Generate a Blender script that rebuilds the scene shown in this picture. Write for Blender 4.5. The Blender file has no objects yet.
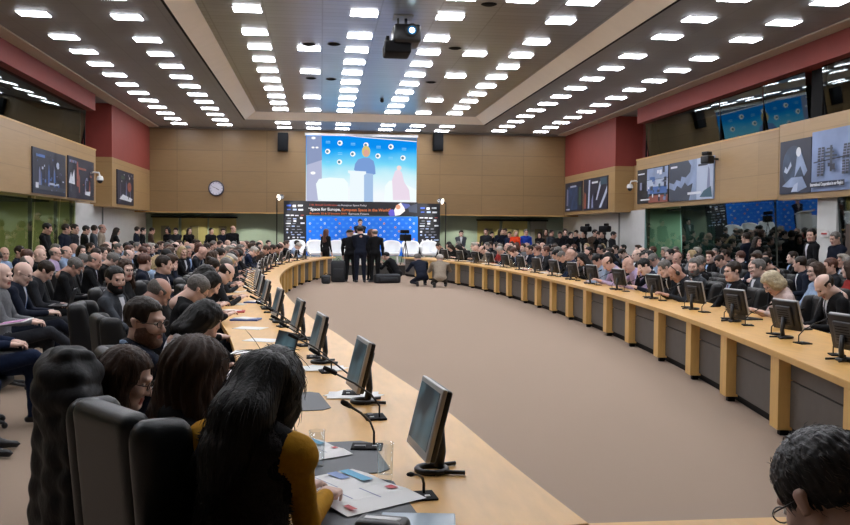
import bpy, math, random
import numpy as np
from mathutils import Vector, Matrix
from math import pi, sin, cos, tan, atan2, radians, sqrt

random.seed(7); RNG = np.random.RandomState(5)
SC = bpy.context.scene
COL = SC.collection

# ------------------------------------------------------------------ camera, world, exposure
CAMH, YAW, PITCH, ROLL, FPX = 1.70, 0.12, -0.036, 0.0084, 865.6
fw = Vector((sin(YAW)*cos(PITCH), cos(YAW)*cos(PITCH), sin(PITCH)))
rt = fw.cross(Vector((0, 0, 1))).normalized(); up = rt.cross(fw)
Rv = rt*cos(ROLL)+up*sin(ROLL); Uv = up*cos(ROLL)-rt*sin(ROLL)
cam_d = bpy.data.cameras.new('camera'); cam = bpy.data.objects.new('camera', cam_d); COL.objects.link(cam)
cam_d.sensor_width = 36; cam_d.lens = FPX/850*36; cam_d.clip_end = 200; cam_d.clip_start = .05
M = Matrix((Rv, Uv, -fw)).transposed().to_4x4(); M.translation = (0, 0, CAMH); cam.matrix_world = M
SC.camera = cam
w = bpy.data.worlds.new('world'); SC.world = w; w.use_nodes = True
w.node_tree.nodes['Background'].inputs[0].default_value = (.6, .68, .8, 1)
w.node_tree.nodes['Background'].inputs[1].default_value = 0.05
vs = SC.view_settings; vs.view_transform = 'Standard'; vs.look = 'None'; vs.gamma = 1; vs.use_curve_mapping = False
vs.exposure = 0.0
LAMP = 29.0          # emission of the ceiling light diffusers

def ray(x, y):
    return fw + Rv*((x-425)/FPX) - Uv*((y-262.5)/FPX)
def atz(x, y, z):
    d = ray(x, y); t = (z-CAMH)/d.z; return Vector((d.x*t, d.y*t, z))
def aty(x, y, Y):
    d = ray(x, y); t = Y/d.y; return Vector((d.x*t, Y, CAMH+d.z*t))
def atx(x, y, X):
    d = ray(x, y); t = X/d.x; return Vector((X, d.y*t, CAMH+d.z*t))

# ------------------------------------------------------------------ materials
def lin(c):
    if isinstance(c, str):
        c = [int(c[i:i+2], 16)/255 for i in (0, 2, 4)]
    return tuple((v/12.92 if v <= .04045 else ((v+.055)/1.055)**2.4) for v in c[:3])+(1,)
MATS = {}
def mat(name, col, rough=.6, metal=0, spec=.5, noise=0, nscale=20, bump=0, bscale=60, emit=None, stretch=None, sheen=0):
    if name in MATS: return MATS[name]
    m = bpy.data.materials.new(name); m.use_nodes = True; nt = m.node_tree; b = nt.nodes['Principled BSDF']
    c = lin(col); b.inputs['Base Color'].default_value = c; b.inputs['Roughness'].default_value = rough
    b.inputs['Metallic'].default_value = metal; b.inputs['Specular IOR Level'].default_value = spec
    if sheen: b.inputs['Sheen Weight'].default_value = sheen
    if noise or bump:
        tc = nt.nodes.new('ShaderNodeTexCoord'); src = tc.outputs['Object']
        if stretch:
            mp = nt.nodes.new('ShaderNodeMapping'); mp.inputs['Scale'].default_value = stretch
            nt.links.new(src, mp.inputs[0]); src = mp.outputs[0]
    if noise:
        n = nt.nodes.new('ShaderNodeTexNoise'); n.inputs['Scale'].default_value = nscale; n.inputs['Detail'].default_value = 4
        nt.links.new(src, n.inputs['Vector'])
        r = nt.nodes.new('ShaderNodeValToRGB'); e = r.color_ramp.elements
        e[0].position = .3; e[1].position = .7
        e[0].color = tuple(max(0, v*(1-noise)) for v in c[:3])+(1,); e[1].color = tuple(min(1, v*(1+noise)) for v in c[:3])+(1,)
        nt.links.new(n.outputs[0], r.inputs[0]); nt.links.new(r.outputs[0], b.inputs['Base Color'])
    if bump:
        n2 = nt.nodes.new('ShaderNodeTexNoise'); n2.inputs['Scale'].default_value = bscale; n2.inputs['Detail'].default_value = 3
        nt.links.new(src, n2.inputs['Vector'])
        bp = nt.nodes.new('ShaderNodeBump'); bp.inputs['Strength'].default_value = bump; bp.inputs['Distance'].default_value = .01
        nt.links.new(n2.outputs[0], bp.inputs['Height']); nt.links.new(bp.outputs[0], b.inputs['Normal'])
    if emit:
        b.inputs['Emission Color'].default_value = lin(emit[0]); b.inputs['Emission Strength'].default_value = emit[1]
    MATS[name] = m; return m

def seam_mat(name, col, su, sv, au='X', av='Z', lw=.02, dark=.6, rough=.45, ou=0, ov=0, grain=.12, gs=(1, 1, 14), metal=0, tone=.06):
    """panelled surface: seams every su / sv metres along two object axes, wood-like grain and panel-to-panel tone"""
    m = bpy.data.materials.new(name); m.use_nodes = True; nt = m.node_tree; N = nt.nodes; L = nt.links
    b = N['Principled BSDF']; b.inputs['Roughness'].default_value = rough; b.inputs['Metallic'].default_value = metal
    tc = N.new('ShaderNodeTexCoord'); sp = N.new('ShaderNodeSeparateXYZ'); L.new(tc.outputs['Object'], sp.inputs[0])
    def mth(op, a, bb=None, c=None):
        n = N.new('ShaderNodeMath'); n.operation = op
        for i, v in enumerate((a, bb, c)):
            if v is None: continue
            if isinstance(v, (int, float)): n.inputs[i].default_value = v
            else: L.new(v, n.inputs[i])
        return n.outputs[0]
    lines = []; cells = []
    for ax, s, o in ((au, su, ou), (av, sv, ov)):
        if not s: continue
        t = mth('DIVIDE', mth('ADD', sp.outputs[ax], o), s)
        f = mth('FRACT', t); lines.append(mth('LESS_THAN', f, lw/s)); cells.append(mth('FLOOR', t))
    ln = lines[0] if len(lines) == 1 else mth('MAXIMUM', lines[0], lines[1])
    cb = N.new('ShaderNodeCombineXYZ')
    for i, cc in enumerate(cells): L.new(cc, cb.inputs[i])
    wn = N.new('ShaderNodeTexWhiteNoise'); L.new(cb.outputs[0], wn.inputs['Vector'])
    mp = N.new('ShaderNodeMapping'); mp.inputs['Scale'].default_value = gs; L.new(tc.outputs['Object'], mp.inputs[0])
    nz = N.new('ShaderNodeTexNoise'); nz.inputs['Scale'].default_value = 2.5; nz.inputs['Detail'].default_value = 5; L.new(mp.outputs[0], nz.inputs['Vector'])
    f = mth('ADD', mth('MULTIPLY', mth('SUBTRACT', nz.outputs[0], .5), grain*2), mth('MULTIPLY', mth('SUBTRACT', wn.outputs[0], .5), tone*2))
    f = mth('ADD', f, 1.0); f = mth('MULTIPLY', f, mth('SUBTRACT', 1.0, mth('MULTIPLY', ln, 1-dark)))
    vm = N.new('ShaderNodeVectorMath'); vm.operation = 'SCALE'; vm.inputs[0].default_value = lin(col)[:3]; L.new(f, vm.inputs['Scale'])
    L.new(vm.outputs[0], b.inputs['Base Color'])
    MATS[name] = m; return m

def emat(name, col, s):
    m = bpy.data.materials.new(name); m.use_nodes = True; nt = m.node_tree; nt.nodes.clear()
    e = nt.nodes.new('ShaderNodeEmission'); e.inputs[0].default_value = lin(col); e.inputs[1].default_value = s
    o = nt.nodes.new('ShaderNodeOutputMaterial'); nt.links.new(e.outputs[0], o.inputs[0]); MATS[name] = m; return m

def glass_mat(name, tint, edge=.6, base=.04, rough=.02):
    m = bpy.data.materials.new(name); m.use_nodes = True; nt = m.node_tree; nt.nodes.clear(); N = nt.nodes; L = nt.links
    t = N.new('ShaderNodeBsdfTransparent'); t.inputs[0].default_value = lin(tint)
    g = N.new('ShaderNodeBsdfGlossy'); g.inputs['Roughness'].default_value = rough; g.inputs['Color'].default_value = (.85, .95, .95, 1)
    lw = N.new('ShaderNodeLayerWeight'); pw = N.new('ShaderNodeMath'); pw.operation = 'POWER'; pw.inputs[1].default_value = 3.0; L.new(lw.outputs['Facing'], pw.inputs[0])
    ma = N.new('ShaderNodeMath'); ma.operation = 'MULTIPLY_ADD'; ma.inputs[1].default_value = edge; ma.inputs[2].default_value = base; L.new(pw.outputs[0], ma.inputs[0])
    mx = N.new('ShaderNodeMixShader'); o = N.new('ShaderNodeOutputMaterial')
    L.new(ma.outputs[0], mx.inputs[0]); L.new(t.outputs[0], mx.inputs[1]); L.new(g.outputs[0], mx.inputs[2]); L.new(mx.outputs[0], o.inputs[0])
    MATS[name] = m; return m

WOODW = seam_mat('wall_wood', '876b46', 1.8, .84, lw=.025, dark=.72, ou=.43, ov=.12, gs=(1, 1, 10), rough=.4)
WOODF = seam_mat('fascia_wood', 'a3845a', 2.0, 0.8, au='Y', lw=.02, dark=.8, ou=.3, ov=.1, gs=(1, .6, 10), rough=.4)
TABLEW = mat('table_wood', 'd3a45e', .38, noise=.07, nscale=3, stretch=(6, 1.2, 6), spec=.4)
TABLEW2 = mat('pilaster_wood', 'd2a964', .4, noise=.08, nscale=4, stretch=(5, 5, 1))
EDGEW = mat('table_edge_wood', 'c39a5a', .4, noise=.08, nscale=4)
PANELD = mat('table_panel_grey', '54504c', .55, noise=.06, nscale=8)
BLACK = mat('black_plastic', '141416', .4)
BLACKM = mat('matt_black', '0b0b0d', .75, spec=.2)
GREYP = mat('grey_plastic', 'b2b2b1', .38, metal=.2)
DGREY = mat('dark_grey_plastic', '2c2d30', .45)
CHROME = mat('brushed_metal', 'a8a8aa', .25, metal=1)
LEATHER = mat('black_leather', '0d0e10', .5, bump=.15, bscale=180)
LEATHERN = mat('dark_blue_leather', '12191d', .38, bump=.12, bscale=220)
WHITE = mat('white_plastic', 'e6e6e4', .4)
PAPER = mat('white_paper', 'e8e8e6', .8)
CARPET = mat('carpet', '9d8a7a', .95, noise=.07, nscale=160, bump=.3, bscale=400, spec=.1)
REDW = mat('red_wall', '87372f', .7, noise=.04, nscale=3)
REDD = mat('red_wall_shaded', '7a3230', .7, noise=.04, nscale=3)  # darker copy of the red wall, shade of the gallery gap put into the colour
PLASTER = mat('white_plaster', 'c6c6c4', .8, noise=.03, nscale=4)
BANDP = mat('ceiling_band', 'c8bfb2', .8)
TRAYB = mat('tray_side', 'f4ecdf', .8, noise=.02, nscale=3)
GREENW = mat('green_wall', '87998a', .7, noise=.03, nscale=2)
OLIVE = mat('olive_wall', '8b8450', .7, noise=.08, nscale=1.5)
CEILS = seam_mat('ceiling_side_panels', '999ca2', .765, .765, au='X', av='Y', lw=.02, dark=.82, rough=.5, grain=.03, gs=(1, 1, 1), tone=.03, metal=.3)
CEILT = seam_mat('ceiling_tray_planks', 'aeb2b8', 1.1525, .30, au='X', av='Y', lw=.03, dark=.72, rough=.30, grain=.03, gs=(.2, 1, 1), ou=.0, tone=.05, metal=.7)
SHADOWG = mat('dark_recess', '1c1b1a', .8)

# ------------------------------------------------------------------ object helpers
def tag(o, label=None, cat=None, group=None, kind=None):
    if label: o['label'] = label
    if cat: o['category'] = cat
    if group: o['group'] = group
    if kind: o['kind'] = kind
    return o
def empty(name, loc=(0, 0, 0), rz=0, label=None, cat=None, group=None):
    o = bpy.data.objects.new(name, None); COL.objects.link(o); o.location = loc; o.rotation_euler = (0, 0, rz); o.empty_display_size = .1
    return tag(o, label, cat, group)
def link(name, me, parent=None, loc=None, rz=None):
    o = bpy.data.objects.new(name, me); COL.objects.link(o)
    if parent is not None: o.parent = parent
    if loc is not None: o.location = loc
    if rz is not None: o.rotation_euler = (0, 0, rz)
    return o
def copy_tree(o, parent=None):
    c = o.copy(); COL.objects.link(c)
    if parent is not None: c.parent = parent
    for ch in o.children: copy_tree(ch, c)
    return c

class MB:
    """collects shapes into one mesh"""
    def __init__(s): s.v = []; s.f = []; s.m = []; s.mats = []; s.sm = []
    def mi(s, m):
        if m not in s.mats: s.mats.append(m)
        return s.mats.index(m)
    def add(s, vs_, fs, m, smooth=False, T=None):
        n = len(s.v)
        if T is not None: vs_ = [T @ Vector(v) for v in vs_]
        s.v += [tuple(v) for v in vs_]; k = s.mi(m)
        for f in fs: s.f.append([i+n for i in f]); s.m.append(k); s.sm.append(smooth)
        return s
    def box(s, c, d, m, rz=0, rx=0, ry=0, bev=0, T=None):
        R = Matrix.Translation(c) @ Matrix.Rotation(rz, 4, 'Z') @ Matrix.Rotation(ry, 4, 'Y') @ Matrix.Rotation(rx, 4, 'X')
        if T is not None: R = T @ R
        x, y, z = d[0]/2, d[1]/2, d[2]/2
        if bev <= 0:
            P = [(-x, -y, -z), (x, -y, -z), (x, y, -z), (-x, y, -z), (-x, -y, z), (x, -y, z), (x, y, z), (-x, y, z)]
            F = [(0, 3, 2, 1), (4, 5, 6, 7), (0, 1, 5, 4), (1, 2, 6, 5), (2, 3, 7, 6), (3, 0, 4, 7)]
            return s.add([R @ Vector(p) for p in P], F, m)
        # rounded box: sphere-ish corner expansion on a subdivided cube
        b = min(bev, x*.98, y*.98, z*.98); P = []; F = []; idx = {}
        seq = [(-1, 1.0), (-1, .5), (-1, 0.), (1, 0.), (1, .5), (1, 1.0)]
        def P3(a, b_, c_):
            k = (a, b_, c_)
            if k in idx: return idx[k]
            t = Vector((seq[a][0]*seq[a][1], seq[b_][0]*seq[b_][1], seq[c_][0]*seq[c_][1]))
            base = Vector((seq[a][0]*(x-b), seq[b_][0]*(y-b), seq[c_][0]*(z-b)))
            L_ = t.length
            if L_ > 0:
                mx_ = max(abs(t.x), abs(t.y), abs(t.z)); t = t/L_*(mx_)
            base += t*b; idx[k] = len(P); P.append(R @ base); return idx[k]
        for a in range(5):
            for c_ in range(5):
                F.append((P3(a, 0, c_), P3(a+1, 0, c_), P3(a+1, 0, c_+1), P3(a, 0, c_+1)))
                F.append((P3(a, 5, c_), P3(a, 5, c_+1), P3(a+1, 5, c_+1), P3(a+1, 5, c_)))
                F.append((P3(a, c_, 0), P3(a, c_+1, 0), P3(a+1, c_+1, 0), P3(a+1, c_, 0)))
                F.append((P3(a, c_, 5), P3(a+1, c_, 5), P3(a+1, c_+1, 5), P3(a, c_+1, 5)))
                F.append((P3(0, a, c_), P3(0, a, c_+1), P3(0, a+1, c_+1), P3(0, a+1, c_)))
                F.append((P3(5, a, c_), P3(5, a+1, c_), P3(5, a+1, c_+1), P3(5, a, c_+1)))
        return s.add(P, F, m, True)
    def tube(s, pts, r, m, n=8, cap=True, smooth=True):
        pts = [Vector(p) for p in pts]; rs = r if isinstance(r, (list, tuple)) else [r]*len(pts)
        V = []; F = []; pu = None
        for i, p in enumerate(pts):
            t = (pts[min(i+1, len(pts)-1)]-pts[max(i-1, 0)]).normalized()
            if pu is None: pu = t.orthogonal().normalized()
            else: pu = (pu - t*pu.dot(t)).normalized()
            q = t.cross(pu)
            for k in range(n):
                a = 2*pi*k/n; V.append(p+(pu*cos(a)+q*sin(a))*rs[i])
        for i in range(len(pts)-1):
            for k in range(n):
                F.append((i*n+k, i*n+(k+1) % n, (i+1)*n+(k+1) % n, (i+1)*n+k))
        if cap: F.append(tuple(range(n-1, -1, -1))); F.append(tuple((len(pts)-1)*n+k for k in range(n)))
        return s.add(V, F, m, smooth)
    def lathe(s, prof, m, n=16, c=(0, 0, 0), smooth=True):
        V = []; F = []; c = Vector(c)
        for (r, z) in prof:
            for k in range(n):
                a = 2*pi*k/n; V.append(c+Vector((r*cos(a), r*sin(a), z)))
        for i in range(len(prof)-1):
            for k in range(n):
                F.append((i*n+k, i*n+(k+1) % n, (i+1)*n+(k+1) % n, (i+1)*n+k))
        return s.add(V, F, m, smooth)
    def sphere(s, c, r, m, n=12, T=None):
        r = r if isinstance(r, (list, tuple)) else (r, r, r); V = []; F = []; h = n//2
        for i in range(h+1):
            for k in range(n):
                a = 2*pi*k/n; b = pi*i/h; V.append(Vector((c[0]+r[0]*sin(b)*cos(a), c[1]+r[1]*sin(b)*sin(a), c[2]+r[2]*cos(b))))
        for i in range(h):
            for k in range(n):
                F.append((i*n+k, (i+1)*n+k, (i+1)*n+(k+1) % n, i*n+(k+1) % n))
        return s.add(V, F, m, True, T)
    def quad(s, p, m): return s.add(p, [tuple(range(len(p)))], m)
    def mesh(s, name):
        me = bpy.data.meshes.new(name); me.from_pydata(s.v, [], s.f)
        for m in s.mats: me.materials.append(m)
        me.polygons.foreach_set('material_index', s.m); me.polygons.foreach_set('use_smooth', s.sm); me.update(); return me
    def build(s, name, parent=None, loc=None, rz=None): return link(name, s.mesh(name), parent, loc, rz)
def bx(name, x0, x1, y0, y1, z0, z1, m, kind='structure', parent=None):
    """box whose object origin is the world origin so that Object coordinates are metres in the hall"""
    o = MB().box(((x0+x1)/2, (y0+y1)/2, (z0+z1)/2), (x1-x0, y1-y0, z1-z0), m).build(name, parent)
    if kind: o['kind'] = kind
    return o

def text_mesh(txt, size, m, bold=0.0, ext=0.002):
    cu = bpy.data.curves.new('lettering', 'FONT'); cu.body = txt; cu.size = size; cu.extrude = ext; cu.offset = bold; cu.resolution_u = 2
    o = bpy.data.objects.new('lettering', cu); COL.objects.link(o)
    dg = bpy.context.evaluated_depsgraph_get(); me = bpy.data.meshes.new_from_object(o.evaluated_get(dg))
    bpy.data.objects.remove(o); me.materials.clear(); me.materials.append(m); me.name = 'lettering'; return me
def put_text(txt, width, size, m, parent, loc, rot, bold=0.0, name='lettering'):
    me = text_mesh(txt, size, m, bold)
    xs = [v.co.x for v in me.vertices]; k = width/max(1e-6, max(xs)-min(xs)) if width else 1
    o = link(name, me, parent, loc); o.rotation_euler = rot; o.scale = (k, 1, 1); return o
# ------------------------------------------------------------------ the hall
XL, XR, YB, YN = -6.9, 10.4, 36.3, -6.0
ZC, ZT, CX0 = 5.85, 6.09, 1.727
bx('floor', -10, 14, YN, 40, -.1, 0, CARPET)
# back wall: wood-panelled upper part, recess below it
bx('wall_back_panelling', XL-.6, XR+.6, YB, YB+.25, 2.42, 6.3, WOODW)
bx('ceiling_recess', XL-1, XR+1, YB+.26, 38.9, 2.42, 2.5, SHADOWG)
bx('wall_back_recess', XL-1, XR+1, 38.6, 38.8, 0, 2.42, GREENW)
bx('trim_1', XL-.6, XR+.6, YB-.02, YB+.26, 2.38, 2.42, EDGEW)
def xat(px, Y): return aty(px, 225, Y).x
for i, (a, b, m) in enumerate([(152, 178, OLIVE), (181, 207, OLIVE), (209, 236, OLIVE), (478, 500, OLIVE), (503, 528, OLIVE), (531, 547, mat('grey_corner', '77776f', .7))]):
    x0, x1 = xat(a, 38.4), xat(b, 38.4)
    d = bx('door_%d' % (i+1), x0, x1, 38.5, 38.58, 0, 2.2, m)
    MB().box(((x0+x1)/2, 38.47, 1.55), (.35, .04, .6), mat('door_pane_olive', '5f5a3a', .3)).build('vision_panel', d)
    MB().box((x1-.12, 38.46, 1.05), (.05, .06, .3), CHROME).build('door_handle', d)
    MB().box(((x0+x1)/2, 38.48, 2.23), (x1-x0+.12, .1, .07), BLACKM).build('door_frame', d)
# downlights in the soffit (real lamps)
for px in (200, 254, 466, 516, 380, 320):
    p = aty(px, 214, 37.2)
    o = tag(MB().lathe([(.0, 2.405), (.09, 2.40), (.11, 2.415)], emat('downlight_glow_%d' % px, 'fff0d0', 14), 16, (p.x, 37.2, 0)).build('recessed_downlight'),
            'small bright downlight set in the soffit %s' % {200: 'above the olive doors near the clock', 254: 'above the green wall next to the clock', 466: 'above the man standing alone by the green wall', 516: 'above the person in the orange top', 380: 'behind the blue backdrop', 320: 'behind the dark end of the banner'}[px], 'downlight')
    MB().lathe([(.11, 2.395), (.13, 2.395), (.13, 2.419)], WHITE, 16, (p.x, 37.2, 0)).build('trim_ring', o)
    l = bpy.data.lights.new('downlight', 'SPOT'); l.energy = 230; l.color = (1, .93, .8); l.spot_size = 2.4; l.shadow_soft_size = .1
    lo = bpy.data.objects.new('downlight_lamp', l); COL.objects.link(lo); lo.location = (p.x, 37.2, 2.38)

# ceiling: side slabs, near and far slabs, raised tray with slanting sides
TX0, TX1, TY1, TI0, TI1, TYI = -2.85, 6.28, 33.3, -2.42, 5.86, 32.8
TY0 = 2.0
o = bx('ceiling_side_slab_clock_side', XL, TX0, YN, YB, ZC, ZC+.1, CEILS); o = bx('ceiling_side_slab_poster_side', TX1, XR, YN, YB, ZC, ZC+.1, CEILS)
bx('ceiling_end_slab', TX0, TX1, TY1, YB, ZC, ZC+.1, CEILS); bx('ceiling_near_slab', TX0, TX1, YN, TY0, ZC, ZC+.1, CEILS)
bx('ceiling_tray', TI0-.3, TI1+.3, TY0, TYI+.4, ZT, ZT+.1, CEILT)
t = MB()
t.quad([(TX0, TY0, ZC), (TX0, TY1, ZC), (TI0, TYI, ZT), (TI0, TY0, ZT)], TRAYB)
t.quad([(TX1, TY0, ZC), (TX1, TY1, ZC), (TI1, TYI, ZT), (TI1, TY0, ZT)], TRAYB)
t.quad([(TX0, TY1, ZC), (TX1, TY1, ZC), (TI1, TYI, ZT), (TI0, TYI, ZT)], TRAYB)
t.quad([(TX0, TY0, ZC), (TX1, TY0, ZC), (TX1, TY0, ZT+.05), (TX0, TY0, ZT+.05)], TRAYB)
tag(t.build('ceiling_tray_side'), kind='structure')
for n, x0 in ((2, XL-.05), (3, XR-.38)):   # pale plaster margins of the ceiling, and the thin shadow joints beside the tray
    bx('trim_%d' % n, x0, x0+.43, YN, YB, ZC-.03, ZC+.005, BANDP)
for n, x0 in ((4, TX0-.05), (5, TX1)):
    bx('trim_%d' % n, x0, x0+.05, TY0, TY1, ZC-.012, ZC+.002, BLACKM)
bx('trim_6', XL, XR, YB-.14, YB, ZC-.05, ZC+.002, mat('ceiling_margin_grey', '77726c', .7))

# side galleries
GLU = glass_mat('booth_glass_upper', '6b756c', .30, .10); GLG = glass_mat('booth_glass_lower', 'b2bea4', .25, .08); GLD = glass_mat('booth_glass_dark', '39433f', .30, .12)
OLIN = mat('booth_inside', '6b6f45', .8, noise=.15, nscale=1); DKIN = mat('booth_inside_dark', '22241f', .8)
Yend, Ypier = 27.8, 29.9
def side(sg, X, tagn):
    def B(name, a, b, y0, y1, z0, z1, m, **k):     # a,b = distance outwards from the wall plane
        xs = sorted((X+sg*a, X+sg*b)); return bx(name, xs[0], xs[1], y0, y1, z0, z1, m, **k)
    ysp = 18.75 if sg > 0 else 5.0
    # fascia boxes with overhanging underside
    B('wall_%s_fascia_far' % tagn, 0, .9, ysp+.04, Yend, 2.5, 4.1, WOODF)
    B('wall_%s_fascia_near' % tagn, -.03, .9, YN, ysp-.04, 2.47, 4.18, WOODF)
    B('wall_%s_fascia_joint' % tagn, .08, .5, ysp-.04, ysp+.04, 2.5, 4.15, mat('dark_wood_joint', '5a3f25', .6))
    B('trim_1%d' % (1 if sg > 0 else 2), -.015, .03, ysp+.04, Yend+.01, 4.1, 4.14, EDGEW)
    # red bulkhead above the glass
    B('wall_%s_bulkhead' % tagn, 0, 1.6, YN, Yend, 5.32, ZC, REDW)
    # pier: red over wood, then the flush red / wood stretch to the corner
    B('wall_%s_pier_upper' % tagn, .0, 3.0, Ypier, YB+.2, 4.08, ZC+.05, REDD if False else REDW)
    B('wall_%s_pier_lower' % tagn, .0, 3.0, Ypier, YB+.2, 2.44, 4.08, WOODF)
    B('wall_%s_gap_back' % tagn, 1.0, 1.2, Yend, Ypier, 4.1, ZC, REDD)
    B('wall_%s_gap_lower' % tagn, .7, .9, Yend, Ypier, 2.5, 4.1, WOODF)
    B('ceiling_gallery_%s' % tagn, 0, 3.6, YN, Yend, ZC, ZC+.1, DKIN)
    B('ceiling_gap_%s' % tagn, 0, 1.2, Yend, Ypier, ZC, ZC+.1, CEILS)
    # upper booths
    B('wall_%s_booth_back' % tagn, 3.4, 3.6, YN, Ypier, 2.4, ZC, mat('booth_back_upper', '55574a', .8))
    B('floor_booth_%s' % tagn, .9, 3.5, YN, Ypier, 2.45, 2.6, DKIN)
    B('wall_%s_booth_end' % tagn, .45, 3.5, Yend-.1, Yend+.05, 2.6, ZC, mat('booth_end_olive', '4c4a38', .8))
    # tilted upper glass
    zb, zt_ = 4.0, 5.36
    a0, a1 = .40, .40-tan(radians(6.0))*(zt_-zb)
    cuts = [YN, 9.0, 13.0, 17.6, 18.2, 20.1, 22.4, Yend] if sg > 0 else [YN, 6, 13, 19.5, Yend]
    for i in range(len(cuts)-1):
        if cuts[i] == 17.6: continue
        y0, y1 = cuts[i]+.03, cuts[i+1]-.03
        g = tag(MB().quad([(X+sg*a0, y0, zb), (X+sg*a0, y1, zb), (X+sg*a1, y1, zt_), (X+sg*a1, y0, zt_)], GLU).build('window_%d' % (i+1+(0 if sg > 0 else 20))), kind='structure')
        MB().box((X+sg*(a0+a1)/2, y1+.03, (zb+zt_)/2), (.05, .03, zt_-zb), BLACKM).build('window_frame', g)
    if sg > 0: B('wall_%s_booth_column' % tagn, .38, .75, 17.55, 18.15, 4.0, 5.4, BLACKM)
    # lower windows, tilted a little, then plain plaster wall
    zb, zt_ = .9, 2.5
    a0, a1 = .26, .26-tan(radians(3.4))*(zt_-zb)
    yw = 26.2 if sg < 0 else 27.4
    B('wall_%s_dado' % tagn, .2, .35, YN, yw, 0, .9, mat('dado_olive', '6f6a4a', .7))
    cuts = [YN, 12, 18.1, 22.6, 24.7, yw] if sg < 0 else [YN, 10, 13.8, 19.2, 24.6, yw]
    for i in range(len(cuts)-1):
        y0, y1 = cuts[i]+.04, cuts[i+1]-.04
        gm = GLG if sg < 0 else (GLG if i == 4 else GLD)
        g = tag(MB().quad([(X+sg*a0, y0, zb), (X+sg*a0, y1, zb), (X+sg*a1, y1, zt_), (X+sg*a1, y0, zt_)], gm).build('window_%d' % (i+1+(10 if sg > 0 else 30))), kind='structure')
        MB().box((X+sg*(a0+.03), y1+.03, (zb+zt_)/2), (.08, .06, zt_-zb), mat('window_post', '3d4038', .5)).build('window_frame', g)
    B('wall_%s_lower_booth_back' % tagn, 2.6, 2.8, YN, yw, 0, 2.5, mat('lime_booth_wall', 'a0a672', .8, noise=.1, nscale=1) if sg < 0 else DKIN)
    B('wall_%s_lower_end' % tagn, .2, 2.8, yw, yw+.1, 0, 2.5, mat('booth_end_%s' % tagn, '98a078' if sg < 0 else '6a8a84', .8))
    B('wall_%s_plaster' % tagn, .6, .8, yw+.1, 39, 0, 2.5, PLASTER)
    B('trim_2%d' % (1 if sg > 0 else 2), .56, .6, 31.0, 31.1, 0, 2.48, mat('plaster_joint', '8f918f', .8))
side(-1, XL, 'left'); side(1, XR, 'right')
bx('wall_behind', -10, 14, YN-.2, YN, 0, 6, WOODW)
# a white column and a dark doorway below the near gallery on the poster side
p = atx(833, 230, XR+.3)
bx('wall_right_column', XR+.15, XR+.65, p.y-.35, p.y+.35, 0, 2.5, PLASTER)
bx('door_20', XR+.2, XR+.3, p.y-2.0, p.y-.6, 0, 2.15, mat('dark_door', '4a3c33', .5))
s = tag(MB().box((XR+.13, p.y+.02, 1.72), (.03, .26, .13), mat('sign_red_white', 'd8d4d2', .5)).box((XR+.112, p.y+.02, 1.72), (.006, .2, .035), mat('sign_red', 'b02525', .5)).build('wall_sign'), 'small white and red sign on the white column', 'sign')
# lamps inside the lower clock-side booths, on in the photograph
for y in (13.5, 20.3, 24.0):
    l = bpy.data.lights.new('booth_lamp', 'AREA'); l.energy = 62; l.size = .8; l.color = (1, .93, .75)
    lo = bpy.data.objects.new('booth_lamp', l); COL.objects.link(lo); lo.location = (XL-1.7, y, 2.38)
l = bpy.data.lights.new('booth_lamp', 'AREA'); l.energy = 60; l.size = .6; l.color = (.85, 1, .9)
lo = bpy.data.objects.new('booth_lamp', l); COL.objects.link(lo); lo.location = (XR+1.7, 26.2, 2.38)
# desks seen through the lower booth glass
for i, y in enumerate((15.0, 21.0)):
    d = empty('booth_desk', (XL-1.25, y, 0), 0, 'dark desk inside the lit olive booth %s' % ('nearest the frame edge' if i == 0 else 'under the first framed poster'), 'desk')
    MB().box((0, 0, 1.0), (.6, 3.6, .05), BLACKM).build('desk_top', d)
    for yy in (-1.6, 1.6): MB().box((0, yy, .5), (.5, .05, 1.0), BLACKM).build('leg', d)

# ------------------------------------------------------------------ ceiling lights
DIFF = emat('light_diffuser', 'f6f8ff', LAMP)
LOUV = mat('light_louvre', 'c8c8cc', .4, metal=.3)
fr = MB(); W2, D2 = .27, .185      # shallow cover lowered below the panels so its glowing sides brighten ceiling and tray
for sx in (-1, 1): fr.box((sx*(W2+.008), 0, -.004), (.02, D2*2+.03, .014), LOUV)
for sy in (-1, 1): fr.box((0, sy*(D2+.008), -.004), (W2*2+.03, .02, .014), LOUV)
for k in range(1, 8): fr.box((-W2+k*W2/4, 0, -.026), (.006, D2*2, .004), LOUV)
fr.box((0, 0, -.026), (W2*2, .006, .004), LOUV)
frame_me = fr.mesh('light_frame')
diff_me = MB().box((0, 0, -.013), (W2*2, D2*2, .022), DIFF).mesh('diffuser')
ROWN = {-7.255: 'outer clock-side row', -5.508: 'inner clock-side row', -3.197: 'tray row nearest the clock side', -2.028: 'sparse tray row, clock side', -.875: 'dense tray row left of the projector',
        .875: 'dense tray row right of the projector', 2.028: 'sparse tray row, poster side', 3.197: 'tray row nearest the poster side', 5.508: 'inner poster-side row', 7.255: 'outer poster-side row'}
ORD = ['first', 'second', 'third', 'fourth', 'fifth', 'sixth', 'seventh', 'eighth', 'ninth', 'tenth', 'eleventh', 'twelfth', 'thirteenth', 'fourteenth', 'fifteenth', 'sixteenth', 'seventeenth', 'eighteenth', 'nineteenth', 'twentieth', 'twenty-first', 'twenty-second', 'twenty-third', 'twenty-fourth', 'twenty-fifth', 'twenty-sixth', 'twenty-seventh', 'twenty-eighth', 'twenty-ninth', 'thirtieth', 'thirty-first', 'thirty-second', 'thirty-third', 'thirty-fourth', 'thirty-fifth', 'thirty-sixth', 'thirty-seventh', 'thirty-eighth', 'thirty-ninth', 'fortieth']
DY, Y1 = 1.533, 19.711
ys_all = [Y1+DY*k for k in range(0, 9)]
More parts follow.
